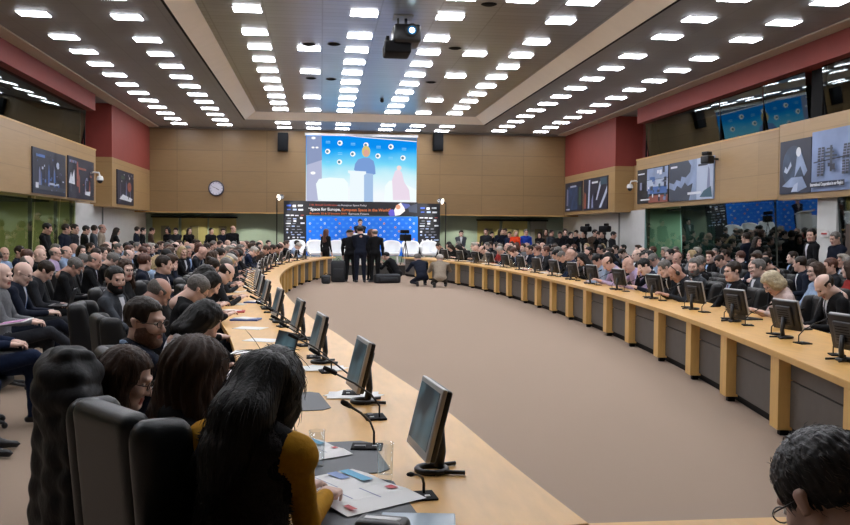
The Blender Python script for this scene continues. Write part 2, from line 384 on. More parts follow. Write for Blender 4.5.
rowY = [Y1-2.037-DY*k for k in range(9, -1, -1)]+ys_all        # a wider gap between the two blocks
far = [33.964+.0, 35.5]
for off, nm in ROWN.items():
    inner = abs(off) < 4
    if inner:
        ys = [y for y in rowY if y > 3.2 and y < 32.4]+[33.96, 35.5]
        if abs(off) == 2.028: ys = [ys_all[1]-.0, ys_all[3], ys_all[6], ys_all[8]] + [rowY[8], rowY[5], 33.96, 35.5]
        # the sparse rows hold every second or third lamp only
    else:
        ys = rowY+[33.5, 35.0]
        ys = [y for y in ys if y > 1.0]
    ys = sorted(ys, reverse=True)
    for n, y in enumerate(ys):
        z = ZC if (not inner or y > TY1) else ZT
        e = empty('ceiling_light', (CX0+off, y, z-.001), 0, 'lit louvred ceiling light, %s from the screen wall, %s' % (ORD[n], nm), 'ceiling light', 'ceiling lights')
        link('light_frame', frame_me, e); link('diffuser', diff_me, e)

# small round air vents in the tray
for i, (px, py) in enumerate([(309, 44), (334, 44), (311, 78), (331, 79), (489, 4), (455, 48), (431, 82)]):
    p = atz(px, py, ZT)
    tag(MB().lathe([(.0, ZT-.03), (.1, ZT-.03), (.16, ZT-.005)], BLACKM, 14, (p.x, p.y, 0)).build('ceiling_vent'), 'small dark round vent in the tray, %s' % ['left twin of the nearer pair', 'right twin of the nearer pair', 'left twin of the farther pair', 'right twin of the farther pair', 'nearest one on the poster side', 'middle one on the poster side', 'farthest one on the poster side'][i], 'vent')
p = atz(382, 99, ZT)
tag(MB().sphere((p.x, p.y, ZT-.05), .07, BLACK).build('dome_camera'), 'tiny black dome hanging from the tray before the screen', 'dome camera')

# ------------------------------------------------------------------ screen wall
SY = YB-.08
sx0, sx1, sz0, sz1 = -.62, 3.98, 2.75, 5.62
scr = empty('projection_screen', ((sx0+sx1)/2, YB-.04, sz0), 0, 'large bright projection screen showing a speaker before a blue backdrop', 'screen')
def screen_mat():
    m = bpy.data.materials.new('screen_picture'); m.use_nodes = True; nt = m.node_tree; nt.nodes.clear(); N = nt.nodes; L = nt.links
    tc = N.new('ShaderNodeTexCoord'); sp = N.new('ShaderNodeSeparateXYZ'); L.new(tc.outputs['Generated'], sp.inputs[0])
    nz = N.new('ShaderNodeTexNoise'); nz.inputs['Scale'].default_value = 3; L.new(tc.outputs['Generated'], nz.inputs['Vector'])
    ad = N.new('ShaderNodeMath'); ad.operation = 'MULTIPLY_ADD'; ad.inputs[1].default_value = .25; L.new(nz.outputs[0], ad.inputs[0]); L.new(sp.outputs['Z'], ad.inputs[2])
    r = N.new('ShaderNodeValToRGB'); e = r.color_ramp.elements
    e[0].position = .34; e[0].color = lin('f4fbff'); e[1].position = 1.12; e[1].color = lin('0a8ff0')
    for pos, c in ((.55, 'cdf3fc'), (.72, '7fdcfa'), (.92, '28aef8')):
        q = e.new(pos); q.color = lin(c)
    L.new(ad.outputs[0], r.inputs[0]); em = N.new('ShaderNodeEmission'); em.inputs[1].default_value = 1.0; L.new(r.outputs[0], em.inputs[0])
    o = N.new('ShaderNodeOutputMaterial'); L.new(em.outputs[0], o.inputs[0]); return m
cxs = (sx0+sx1)/2
MB().box((0, 0, (sz1-sz0)/2), (sx1-sx0, .05, sz1-sz0), screen_mat()).build('screen_surface', scr)
MB().box((0, 0, sz1-sz0+.05), (sx1-sx0+.1, .12, .1), WHITE).build('screen_housing', scr)
def S(px, py): p = aty(px, py, YB-.07); return (p.x-cxs, p.z-sz0)
LAY = [0]
def spoly(pts, m, mb):
    LAY[0] += 1; d = -.027-.0012*LAY[0]
    mb.quad([(S(*p)[0], d, S(*p)[1]) for p in pts], m)
def disc(cx, cy, r, k=14, sy=1): return [(cx+r*cos(-2*pi*i/k), cy+r*sy*sin(-2*pi*i/k)) for i in range(k)]
g = MB()
spoly([(306.5, 136), (321.5, 136), (322, 200), (306.5, 202)], emat('pic_grey', 'b7bcd8', 1), g)
spoly([(306.5, 136), (321.5, 136), (322, 160), (306.5, 165)], emat('pic_grey_top', '8f9cc0', 1), g)
spoly([(322, 134.2), (416.5, 136), (416.5, 141.5), (365, 137)], emat('pic_dark_band', '5f7590', 1), g)
spoly([(330, 134.4), (416.5, 141.2), (416.5, 142), (365, 137.8)], emat('pic_white', 'ffffff', 1.05), g)
for (x, y, r) in [(313.5, 138, 2.2), (313, 147.5, 1.6), (317, 147.5, 1.6), (313, 173, 2.6)]: spoly(disc(x, y, r, 10, .6), MATS['pic_white'], g)
for (x, y) in [(340, 143), (366, 145), (391, 146.8), (327.7, 151.5), (352.8, 154), (378, 156), (403, 158), (339.5, 162)]:
    spoly(disc(x, y, 2.6), MATS['pic_white'], g); spoly(disc(x-.4, y, 1.4), emat('pic_mark', '6088a0', 1) if 'pic_mark' not in MATS else MATS['pic_mark'], g)
for (x, y) in [(328, 141), (353, 143), (378.5, 146), (404, 148), (340, 152.5), (390.5, 157), (328, 161)]:
    for k in range(2): spoly([(x-2.2, y+k*1.6), (x+2.2, y+k*1.6+.1), (x+2.2, y+k*1.6+.7), (x-2.2, y+k*1.6+.6)], emat('pic_pale', '8ad6ff', 1) if 'pic_pale' not in MATS else MATS['pic_pale'], g)
WH = MATS['pic_white']
spoly([(316, 184), (319, 179), (330, 177.5), (344, 178.5), (348, 183), (348, 200), (318, 200)], emat('pic_chair', 'f4ffff', 1), g)
spoly([(385, 186), (389, 181), (396, 180), (405, 184), (416, 190), (416, 201), (384, 201)], MATS['pic_chair'], g)
spoly([(393, 200), (392, 180), (395, 171), (399, 169), (402, 173), (404, 182), (409, 190), (410, 200)], emat('pic_white_blur', 'ecdcec', 1), g)
spoly(disc(399, 168, 2.4), emat('pic_blur_head', 'fbe0dc', 1), g)
spoly([(355, 164), (358, 159.5), (363, 158), (369, 158), (373.5, 161), (375, 167), (375.5, 174), (370, 176), (373, 200), (360, 201), (359, 178), (357, 172), (354, 170)], emat('pic_dress', '7c9fd8', 1), g)
spoly([(359, 172), (373, 174), (373, 202), (359, 202)], emat('pic_skirt', 'a7c3e6', 1), g)
spoly([(348, 170.5), (366, 171.5), (366, 174), (364, 175), (364, 203), (350, 203), (350, 174), (348, 173)], emat('pic_lectern', 'effaff', 1), g)
spoly(disc(366, 151.5, 4.2, 16, 1.35), emat('pic_hair', 'd9c67c', 1), g)
spoly(disc(366.2, 153, 2.8, 14, 1.3), emat('pic_face', 'e0a99a', 1), g)
g.build('projected_picture', scr)

# ------------------------------------------------------------------ banner backdrop behind the panel
BY = 35.3
def BP(px, py): return aty(px, py, BY)
bd = empty('banner_wall', (1.7, BY, .4), 0, 'wide black and blue conference backdrop with lettering behind the white armchairs', 'backdrop')
BDK = mat('banner_black', '17181f', .6); BBL = mat('banner_blue', '0a78ee', .55, noise=.05, nscale=1)
def bbox(name, x0, x1, y0, y1, m, t=.05):
    a, b = BP(x0, y0), BP(x1, y1)
    o = MB().box(((a.x+b.x)/2, BY, (a.z+b.z)/2), (b.x-a.x, t, a.z-b.z), m).build(name, bd); o.matrix_parent_inverse = Matrix.Translation((-1.7, -BY, -.4)); return o
bbox('sponsor_panel', 283.7, 306.2, 200.6, 256, BDK); bbox('sponsor_panel', 417.6, 439.6, 203.4, 256, BDK)
bbox('title_panel', 306.3, 417.5, 201, 216.2, BDK, .055); bbox('blue_panel', 306.3, 417.5, 216.2, 256, BBL, .055)
bbox('pale_edge_strip', 306.3, 417.5, 215.8, 216.6, mat('banner_sky', '59a8ea', .6), .065)
def btext(txt, px, py, w, size, m, bold=0):
    p = BP(px, py); q = BP(px+w, py)
    o = put_text(txt, q.x-p.x, size, m, bd, (p.x-1.7, -.035, p.z-.4), (pi/2, 0, 0), bold); return o
TW = mat('letter_white', 'e8eaf0', .6); TO = mat('letter_orange', 'dd7a45', .6); TB = mat('letter_blue', '5b7be0', .6); TR = mat('letter_red', 'c85a4a', .6)
btext('11th Annual Conference', 309, 205.6, 27.5, .105, TR); btext('on European Space Policy', 337.5, 206, 29, .105, TW)
btext('“Space for Europe,', 308.5, 210.4, 32, .16, TW, .004); btext('European Space in the World”', 341.5, 211, 49, .16, TO, .003)
btext('Brussels, 22 & 23 January 2019', 309.5, 214.2, 37, .105, TO, .001); btext('Egmont Palace', 348.5, 214.6, 20, .105, TW)
LAY = [0]
def bdeco(name, lst):
    mb = MB()
    for (pts, m) in lst:
        LAY[0] += 1; d = -.03-.0004*LAY[0]
        mb.quad([(BP(*p).x-1.7, d, BP(*p).z-.4) for p in pts], m)
    o = mb.build(name, bd); return o
def rc_(x, y, w_, h): return [(x-w_/2, y+h/2), (x+w_/2, y+h/2), (x+w_/2, y-h/2), (x-w_/2, y-h/2)]
# earth and satellite artwork at the right end of the title
bdeco('title_artwork', [(disc(392, 213, 3.6, 14), mat('art_violet', '5f55c8', .6)), ([(395, 216), (394, 210), (397, 205), (401, 202.5), (404, 206), (405, 211), (400, 215)], mat('art_white', 'f0ece8', .6)), (disc(398, 207, 2.4), mat('art_orange', 'd99a78', .6)),
      ([(401, 203), (409, 204), (411, 207), (405, 209)], mat('art_blue', '49569a', .6)), ([(408, 207), (417, 203.5), (417, 213), (409, 212)], mat('art_slate', '3a4356', .6))])
logos = []
rnd = random.Random(3)
WD = [mat('logo_white', 'dfe2ea', .6), mat('logo_pale', '9fb2d8', .6), mat('logo_grey', '858a96', .6), mat('logo_red', 'b8564e', .6), mat('logo_blue', '3f62c8', .6)]
for x0, y0 in ((285.3, 0), (419, 2.6)):
    for (x, y, w_, h, c) in [(3.5, 205.5, 4.5, 1.6, 4), (9, 206, 3.2, 2.2, 0), (15, 205.6, 4.8, 1.6, 0), (3.5, 209.5, 3.6, .8, 4), (9.5, 209.6, 3.8, 1.6, 1), (15.5, 209.8, 4.8, 1.6, 0), (2.4, 215.2, 3.8, 1.2, 0), (7, 215.3, 3.2, 1.2, 0), (11.5, 215.5, 3.6, 1, 0), (17, 215.2, 3, .6, 3),
                             (4, 218.4, 3.2, .9, 2), (9.5, 218.8, 3.4, 1.2, 1), (16, 218, 2.6, 2, 0), (3.4, 221, 5, .9, 2), (9.6, 221, 2.8, 1.8, 0), (3, 223.4, 5, 1.1, 0), (8.8, 223.6, 3, .8, 2), (17.3, 223.2, 4, 1.4, 0), (3, 226.2, 4, 1, 2), (8, 226.2, 3, 1.1, 1), (13, 226.4, 3, 1.1, 2),
                             (2, 229.2, 2, 1.8, 0), (8, 229.4, 3, .7, 2), (14, 229.4, 4.4, .6, 2), (2, 232.4, 1.8, 1.5, 1), (6.2, 232.4, 1.4, 1.5, 1), (11, 232.3, 3.2, .9, 2), (16, 232.3, 2.8, .9, 2), (7.6, 234.6, 3, .9, 1), (13.6, 234.6, 3.6, 1.1, 1), (3.4, 237.6, 1.4, 1.5, 0), (8.4, 237.4, 2.6, 1.2, 0), (12.4, 237.6, 1.2, 1.5, 0), (17, 237.4, 4.6, 1.2, 1)]:
        logos.append((rc_(x0+x, y+y0, w_, h), WD[c]))
bdeco('sponsor_marks', logos)
mk = []
mat('print_mark_blue', '6fb0ee', .6); BW = mat('mark_white', 'cfe2fa', .6); BO = mat('mark_orange', 'e0a08a', .6); BN = mat('mark_navy', '123c94', .6)
for r in range(9):
    for c in range(15):
        x, y = 310+c*7.4+(0 if r % 2 else 3.7), 219.6+r*3.9
        if x > 415: continue
        if (c+r) % 2: mk += [(disc(x, y, 1.1, 10), BW if (c+2*r) % 3 else BO), (disc(x+.1, y, .5, 8), BN)]
        else: mk += [(rc_(x, y-.4, 2.6, .45), MATS['print_mark_blue']), (rc_(x, y+.5, 2.0, .35), MATS['print_mark_blue'])]
bdeco('printed_marks', mk)
# stage
st = empty('stage_platform', (1.7, 34.4, 0), 0, 'low dark platform under the white armchairs', 'platform')
MB().box((0, 0, .19), (9.4, 2.6, .38), mat('stage_side', '3a3836', .7)).build('platform_body', st)
MB().box((0, 0, .39), (9.5, 2.7, .02), CARPET).build('platform_carpet', st)

# loudspeakers, clock
for px, nm in ((283, 'clock'), (438, 'poster')):
    p = aty(px, 142, YB-.2)
    e = empty('wall_loudspeaker', (p.x, YB-.2, p.z), 0, 'black boxy loudspeaker high on the wood wall, on the %s side of the screen' % nm, 'loudspeaker')
    MB().box((0, 0, 0), (.42, .3, .75), BLACKM, bev=.02).build('cabinet', e)
    MB().box((0, -.16, 0), (.36, .02, .68), mat('speaker_grille', '0f1013', .8, spec=.15)).build('grille', e)
    MB().box((0, .17, .2), (.1, .12, .1), DGREY).build('bracket', e)
p = aty(216.3, 188.3, YB-.05)
e = empty('wall_clock', (p.x, YB-.05, p.z), 0, 'round wall clock with a dark rim on the wood wall', 'clock')
R90 = Matrix.Rotation(pi/2, 4, 'X')
rim = MB(); rim.lathe([(.27, .0), (.31, .0), (.32, .05), (.30, .07), (.27, .06)], mat('clock_rim', '3c3a4c', .4), 32); o = rim.build('clock_rim', e); o.rotation_euler = (pi/2, 0, 0)
f_ = MB(); f_.lathe([(0, .03), (.28, .03)], mat('clock_face', 'd2d0dc', .5), 32); o = f_.build('clock_face', e); o.rotation_euler = (pi/2, 0, 0)
tk = MB()
for k in range(12): a = k*pi/6; tk.box((.235*sin(a), -.034, .235*cos(a)), (.014, .006, .05), BLACK, ry=a)
tk.build('hour_mark', e)
MB().box((.055, -.042, -.035), (.13, .006, .022), BLACK, ry=radians(32)).build('hour_hand', e)
MB().box((-.07, -.046, .03), (.2, .006, .014), BLACK, ry=radians(22)).build('minute_hand', e)

# spot lamps on stands either side of the backdrop
for (px, py, pw, sg, nm) in ((278.5, 197.5, 276.8, 1, 'clock'), (442.5, 201.5, 445.5, -1, 'poster')):
    p = aty(px, py, 34.6); q = aty(pw, 240, 34.6)
    e = empty('spotlight_stand', (q.x, 34.6, 0), 0, 'bright spotlight on a thin dark stand at the %s side of the backdrop' % nm, 'spotlight')
    MB().tube([(0, 0, .02), (0, 0, 1.4), (0, 0, p.z-.05)], .022, BLACKM).build('stand', e)
    for a in range(3): MB().tube([(0, 0, .6), (.4*cos(a*2.1+.5), .4*sin(a*2.1+.5), .02)], .014, BLACKM).build('leg', e)
    dx = p.x-q.x; h = MB()
    MB().tube([(dx*.2, 0, p.z-q.z*0-.05), (dx*.7, -.03, p.z-.04)], .03, BLACKM).build('bracket', e)
    T = Matrix.Translation((dx, -.05, p.z)) @ Matrix.Rotation(radians(-50*sg), 4, 'Z') @ Matrix.Rotation(radians(100), 4, 'X')
    h.add([T @ Vector(v) for v in [(.13*cos(2*pi*k/14), .13*sin(2*pi*k/14), 0) for k in range(14)]+[(.1*cos(2*pi*k/14), .1*sin(2*pi*k/14), -.2) for k in range(14)]], [(k, (k+1) % 14, 14+(k+1) % 14, 14+k) for k in range(14)]+[tuple(range(27, 13, -1))], DGREY, True)
    h.build('lamp_housing', e)
    sl = bpy.data.lights.new('spot_lamp', 'SPOT'); sl.energy = 230; sl.spot_size = 2.0; sl.shadow_soft_size = .1; sl.color = (1, .95, .88)
    so = bpy.data.objects.new('spot_lamp', sl); COL.objects.link(so); so.location = (p.x+.05*sg, 34.45, p.z); so.rotation_euler = (Vector((1.7, 35.2, 1.4))-Vector(so.location)).to_track_quat('-Z', 'Y').to_euler()
    MB().add([T @ Vector((.12*cos(2*pi*k/14), .12*sin(2*pi*k/14), -.01)) for k in range(14)], [tuple(range(14))], emat('spot_glow'+nm, 'fff2e4', 3)).build('lamp_lens', e)

# projector on a pole from the tray
P0 = atz(403, 17, ZT); pj = empty('ceiling_projector', (P0.x, P0.y, ZT), 0, 'black stacked twin projector hanging from the tray ceiling with a lit lens', 'projector')
def pz(py): return aty(403, py, P0.y).z-ZT
u = 1/FPX*P0.y*1.01
MB().tube([(.06, 0, 0), (.06, 0, pz(28))], .03, DGREY).tube([(-.1, 0, 0), (-.1, 0, pz(28))], .02, DGREY).build('pole', pj)
MB().box((0, 0, -.02), (.4, .4, .03), GREYP).build('ceiling_plate', pj)
MB().box((.06, 0, pz(36.5)), (27*u, .75, 18*u), BLACK, bev=.07).build('upper_body', pj)
MB().box((-5.5*u, .1, pz(49)), (26*u, .7, 12*u), BLACKM, bev=.05).build('lower_body', pj)
MB().box((-15.5*u, .1, pz(43)), (3*u, .6, 9*u), BLACKM).build('side_bracket', pj)
R = Matrix.Translation((7*u, -.37, pz(34.6))) @ Matrix.Rotation(pi/2, 4, 'X')
ln = MB(); ln.add([R @ Vector((r*cos(2*pi*k/18), r*sin(2*pi*k/18), z)) for r, z in ((.13, -.02), (.13, .09), (.095, .09), (.09, .03)) for k in range(18)], [(i*18+k, i*18+(k+1) % 18, (i+1)*18+(k+1) % 18, (i+1)*18+k) for i in range(3) for k in range(18)], BLACK, True); lens = ln.build('lens_ring', pj)
MB().add([R @ Vector((.055*cos(2*pi*k/18), .055*sin(2*pi*k/18), .05)) for k in range(18)], [tuple(range(18))], emat('lens_glow', 'd8f8ff', 9)).build('lens_light', lens)
MB().add([R @ Vector((.092*cos(2*pi*k/18), .092*sin(2*pi*k/18), .035)) for k in range(18)], [tuple(range(18))], emat('lens_halo', '2a78b8', .7)).build('lens_glass', lens)

# ------------------------------------------------------------------ posters on the galleries (flat boards at their place)
def specks(n, cols, seed):
    r_ = random.Random(seed); return [(rq(r_.uniform(.06, .94), r_.uniform(.08, .92), r_.uniform(.01, .05), r_.uniform(.01, .07)), r_.choice(cols)) for _ in range(n)]
def poster(sg, X, y0, y1, z0, z1, bg, shapes, label, texts=()):
    """shapes in board coordinates u (0..1 from the side seen on the left), v (0..1 upwards)"""
    e = empty('poster_board', (X, (y0+y1)/2, (z0+z1)/2), 0, label, 'poster', 'posters on the gallery fronts')
    MB().box((0, 0, 0), (.03, y1-y0, z1-z0), bg).build('board', e)
    # seen from the hall: clock side u grows with Y, poster side u grows with -Y
    def W(u_, v_, d): return (-sg*(.018+d), (y0-(y0+y1)/2+u_*(y1-y0)) if sg < 0 else (y1-(y0+y1)/2-u_*(y1-y0)), z0-(z0+z1)/2+v_*(z1-z0))
    mb = MB()
    for i, (pts, m) in enumerate(shapes): mb.quad([W(a, b, .0012*(i+1)) for a, b in pts], m)
    if shapes: mb.build('printed_picture', e)
    for (t_, u_, v_, wd, m) in texts:
        a = W(u_, v_, .0012*(len(shapes)+2))
        put_text(t_, wd*(y1-y0), .10, m, e, a, (pi/2, 0, pi/2 if sg < 0 else -pi/2), .002)
def rq(u_, v_, w_, h): return [(u_-w_/2, v_-h/2), (u_+w_/2, v_-h/2), (u_+w_/2, v_+h/2), (u_-w_/2, v_+h/2)]
def dq(u_, v_, r, a=1.0, k=14): return [(u_+r*cos(2*pi*i/k), v_+r*a*sin(2*pi*i/k)) for i in range(k)]
pN = mat('print_navy', '23273a', .45); pS = mat('print_slate', '3b4250', .45); pB = mat('print_blue', '4a6fae', .45); pP = mat('print_pale', 'b3bfd4', .45); pW = mat('print_white', 'd8dce4', .45)
pT = mat('print_teal', '35586a', .45); pR = mat('print_rust', '99584a', .45); pG = mat('print_green', '3f5a48', .45); pK = mat('print_black', '17181f', .45); pL = mat('print_lilac', '8087a8', .45); pC = mat('print_cloud', '8b9cbc', .45, noise=.25, nscale=2)
rnd = random.Random(11)
def towers(n, lo, hi, cols, v0=.15):
    out = []
    for i in range(n):
        u_ = rnd.uniform(.06, .94); h = rnd.uniform(lo, hi); w_ = rnd.uniform(.02, .07)
        out.append(([(u_-w_/2, v0), (u_+w_/2, v0), (u_+w_/3, v0+h*.8), (u_, v0+h), (u_-w_/3, v0+h*.8)], rnd.choice(cols)))
    return out
k_ = 1.113; kr = 1.072
def yk(y): return y*k_
poster(-1, XL+.02, 21.8, 24.5, 2.55, 3.66, pN, towers(9, .3, .6, [pL, pS, pP, pB])+[(rq(.5, .14, .95, .1), pS), (rq(.1, .18, .08, .12), pW), (rq(.2, .84, .25, .06), pB), (dq(.72, .7, .05, 1.6), pP), (rq(.6, .25, .3, .05), pP)]+specks(46, [pS, pL, pP, pN, pB, pK], 1), 'dark poster of a launch site, nearer of the pair on the clock-side gallery')
poster(-1, XL+.02, 24.75, 27.45, 2.55, 3.7, pN, towers(6, .25, .55, [pL, pS, pR])+[([(.0, .35), (.22, .33), (.2, .7), (.12, .5), (.08, .62), (.03, .45)], pW), ([(.28, .3), (.4, .28), (.34, .9), (.3, .9)], pR), (rq(.5, .75, .3, .05), pR), ([(.6, .12), (.8, .1), (.82, .22), (.7, .2), (.62, .28)], pW), (rq(.15, .88, .25, .06), pL)]+specks(40, [pS, pL, pR, pN, pK], 2), 'dark poster with a white rocket, farther of the pair on the clock-side gallery')
poster(-1, XL+.02, 30.5, 33.1, 2.55, 3.72, pN, towers(5, .3, .6, [pS, pL, pT])+[([(.1, .15), (.8, .1), (.9, .2), (.3, .3)], pW), (dq(.7, .55, .12, 1.2), pR), (rq(.3, .8, .2, .1), pG)]+specks(30, [pS, pL, pN, pW, pK], 3), 'dark poster on the far wood pier of the clock side')
poster(1, XR-.02, 33.7, 36.1, 2.58, 3.78, pN, [(rq(.45, .45, .6, .8), mat('print_deep_blue', '2b4468', .45, noise=.4, nscale=3)), ([(.1, .2), (.2, .2), (.2, .75), (.12, .8)], pL), (rq(.5, .85, .35, .06), pP), (rq(.2, .07, .2, .05), pP), (rq(.9, .5, .12, .6), pG)], 'blue and dark poster nearest the corner of the poster side')
poster(1, XR-.02, 30.6, 33.5, 2.58, 3.8, pN, [([(.03, .05), (.12, .05), (.12, .5), (.05, .6)], pR), ([(.2, .05), (.27, .05), (.3, .95), (.24, .95)], pP), ([(.36, .05), (.44, .08), (.42, .5), (.36, .3)], pL), ([(.55, .3), (.6, .3), (.8, .9), (.7, .85)], pP), ([(.68, .05), (.76, .05), (1, .5), (1, .7)], pP), (rq(.85, .85, .25, .2), pT), (rq(.5, .85, .25, .06), pW)], 'poster with pale streaks on the wood pier of the poster side')
# pair on the far box
shp = [(rq(.17, .5, .33, 1), pK), (rq(.67, .82, .66, .32), pC), (rq(.67, .5, .66, .3), pP), (rq(.67, .35, .6, .2), pB), (rq(.7, .1, .6, .2), pR)]
for i in range(26): shp.append((rq(rnd.uniform(.38, .95), rnd.uniform(.08, .92), rnd.uniform(.03, .09), rnd.uniform(.05, .16)), rnd.choice([pS, pN, pW, pB, pT, pL])))
shp += [(rq(.17, .5, .07, .22), pL), (rq(.18, .86, .22, .04), pW), (rq(.32, .1, .3, .04), pW)]
poster(1, XR-.02, 25.05, 27.6, 2.66, 3.76, pK, shp, 'poster crowded with small blue and white pictures on the dark-booth gallery')
ragged = lambda s: s
poster(1, XR-.02, 22.0, 24.95, 2.64, 3.78, pC, [([(0, 1), (0, .5), (.12, .45), (.18, .55), (.28, .5), (.3, .62), (.4, .58), (.5, .7), (.52, .85), (.45, 1)], pS), ([(0, 0), (0, .35), (.14, .28), (.2, .4), (.3, .32), (.38, .46), (.45, .36), (.56, .42), (.52, .2), (.48, 0)], pS),
        (rq(.82, .5, .34, 1), pP), ([(.86, .1), (.94, .08), (.92, .7), (.89, .78)], pL), ([(.72, .06), (.98, .04), (.95, .3), (.8, .2)], pT), (rq(.6, .17, .3, .06), pW), (rq(.12, .88, .16, .05), pW), (rq(.78, .83, .2, .05), pN)], 'poster of dark jagged antennas and a rocket on the dark-booth gallery')
# near box: astronaut panel and the space station panel
poster(1, XR-.05, 17.35, 18.6, 2.6, 3.78, pN, [(dq(.45, .5, .36, 1.1, 20), mat('print_earth', '33445c', .45, noise=.35, nscale=3)), ([(.5, .3), (.58, .78), (.66, .82), (.78, .6), (.9, .4), (.8, .3), (.68, .5)], pC), ([(.15, .42), (.25, .38), (.4, .52), (.37, .6), (.26, .46), (.2, .52)], pP), ([(.1, .15), (.4, .3), (.75, .3), (.9, .1), (.6, .02), (.5, .12), (.3, .12)], pC), (dq(.62, .76, .08, 1.1), pW), ([(.4, .03), (.6, .03), (.62, .2), (.5, .16)], pP)], 'poster of an astronaut, beside the space station poster')
arr = []
for (u0, sgn) in ((.14, 1), (.235, 1), (.72, 1), (.81, 1)):
    for v0 in ((.5, .93), (.02, .44)):
        vb, vt = .24+v0[0]*.52, .24+v0[1]*.52
        dx_ = .012 if u0 < .5 else .03*(1 if vt > .5 else .2)
        arr.append(([(u0, vb), (u0+.065, vb), (u0+.065+dx_, vt), (u0+dx_, vt)], pS))
        for q in range(1, 5): vv = vb+(vt-vb)*q/5; arr.append(([(u0+dx_*q/5, vv), (u0+.065+dx_*q/5, vv), (u0+.065+dx_*q/5, vv+.012), (u0+dx_*q/5, vv+.012)], pL))
arr += [([(.1, .47), (.9, .52), (.9, .54), (.1, .49)], pN), (rq(.5, .52, .05, .42), pS), (rq(.47, .62, .2, .03), pS), (rq(.47, .68, .14, .025), pS), (rq(.5, .56, .26, .03), pS), (rq(.54, .38, .1, .1), pN), (rq(.46, .42, .05, .06), pN), (rq(.41, .115, .8, .09), pN)]
poster(1, XR-.05, 15.75, 17.32, 2.6, 3.86, mat('print_ocean', '7d8fb5', .45, noise=.18, nscale=1.2), arr, 'large pale blue poster of a space station with long solar wings', [('International Cooperation in our Region', .04, .09, .74, pW)])

# security cameras on the gallery fronts
for (px, py, X, sg, nm) in ((97, 179, XL, -1, 'clock'), (632, 187, XR, 1, 'poster')):
    p = atx(px+(3 if sg < 0 else -2), py, X-sg*.3)
    e = empty('dome_camera', (X, p.y, p.z), 0, 'white dome camera on a bent arm at the end of the %s-side gallery' % nm, 'camera')
    MB().tube([(0, 0, .16), (-sg*.12, 0, .2), (-sg*.27, 0, .19), (-sg*.3, 0, .08)], .025, WHITE).build('arm', e)
    MB().lathe([(0, .1), (.07, .09), (.1, .02), (.1, -.04)], WHITE, 16, (-sg*.3, 0, 0)).build('camera_housing', e)
    MB().sphere((-sg*.3, 0, -.05), .085, BLACK).build('camera_dome', e)
p = atx(711, 159, XR-.2)
e = empty('camera_mount', (XR, p.y, p.z), 0, 'black video camera bracketed to the gallery front above the rocket poster', 'camera')
MB().box((-.12, 0, 0), (.24, .05, .05), BLACK).build('bracket', e)
MB().box((-.3, 0, -.02), (.22, .3, .2), BLACK, rz=.3, bev=.03).build('camera_body', e)
MB().box((-.28, .08, .15), (.18, .22, .1), BLACK, rz=.4, bev=.02).build('camera_head', e)
# people-free booth camera behind the upper glass
p = atx(812*1.0, 92, XR+1.0)
e = empty('booth_camera', (XR+1.0, p.y, 2.6), 0, 'small dark camera behind the upper glass above the space station poster', 'camera')
MB().tube([(0, 0, 0), (0, 0, p.z-2.75)], .03, BLACKM).build('stand', e); MB().box((0, 0, p.z-2.6), (.25, .3, .3), BLACKM, rz=.5, bev=.05).build('camera_body', e)
# ------------------------------------------------------------------ smooth-blended bodies
def nrm(v): v = np.asarray(v, float); return v/(np.linalg.norm(v)+1e-9)
def rotx(a): c, s = cos(a), sin(a); return np.array([[1, 0, 0], [0, c, -s], [0, s, c]])
def roty(a): c, s = cos(a), sin(a); return np.array([[c, 0, s], [0, 1, 0], [-s, 0, c]])
def rotz(a): c, s = cos(a), sin(a); return np.array([[c, -s, 0], [s, c, 0], [0, 0, 1]])
class Prim:
    def __init__(s, kind, mi, k, **a): s.kind, s.mi, s.k, s.a = kind, mi, k, a
    def d(s, P):
        a = s.a
        if s.kind == 'rc':
            A, B = np.asarray(a['a'], float), np.asarray(a['b'], float); v = B-A; t = np.clip(((P-A)@v)/(v@v+1e-12), 0, 1)
            q = P-A-t[:, None]*v
            if 'fl' in a: q = q*np.asarray(a['fl'])
            return np.linalg.norm(q, axis=1)-(a['r0']+(a['r1']-a['r0'])*t)
        if s.kind == 'el':
            q = (P-np.asarray(a['c']))
            if 'R' in a: q = q@a['R']
            r = np.asarray(a['r'], float); k0 = np.linalg.norm(q/r, axis=1); k1 = np.linalg.norm(q/r**2, axis=1)
            return np.where(k1 > 1e-9, k0*(k0-1)/np.maximum(k1, 1e-9), -r.min())
        if s.kind == 'bx':
            q = (P-np.asarray(a['c']))
            if 'R' in a: q = q@a['R']
            rr = a.get('rr', .01); q = np.abs(q)-np.asarray(a['r'])+rr
            return np.linalg.norm(np.maximum(q, 0), axis=1)+np.minimum(q.max(axis=1), 0)-rr
def rc(a, b, r0, r1=None, mi=0, k=.02, **kw): return Prim('rc', mi, k, a=a, b=b, r0=r0, r1=r0 if r1 is None else r1, **kw)
def el(c, r, mi=0, k=.02, **kw): return Prim('el', mi, k, c=c, r=r, **kw)
def bxp(c, r, mi=0, k=.01, **kw): return Prim('bx', mi, k, c=c, r=r, **kw)
def smin(a, b, k):
    h = np.clip(.5+.5*(b-a)/k, 0, 1); return b*(1-h)+a*h-k*h*(1-h)
def smax(a, b, k): return -smin(-a, -b, k)
def field(prims, cuts, disp, P, want=False):
    f = None; best = None; lab = None
    for p in prims:
        d = p.d(P)
        if f is None: f = d; best = d.copy(); lab = np.full(len(P), p.mi)
        else:
            f = smin(f, d, p.k)
            if want: m = d < best; best = np.where(m, d, best); lab = np.where(m, p.mi, lab)
    for c in cuts: f = smax(f, -c.d(P) if isinstance(c, Prim) else c(P), c.k if isinstance(c, Prim) else .008)
    if disp is not None: f = f+disp(P)
    return (f, lab) if want else f
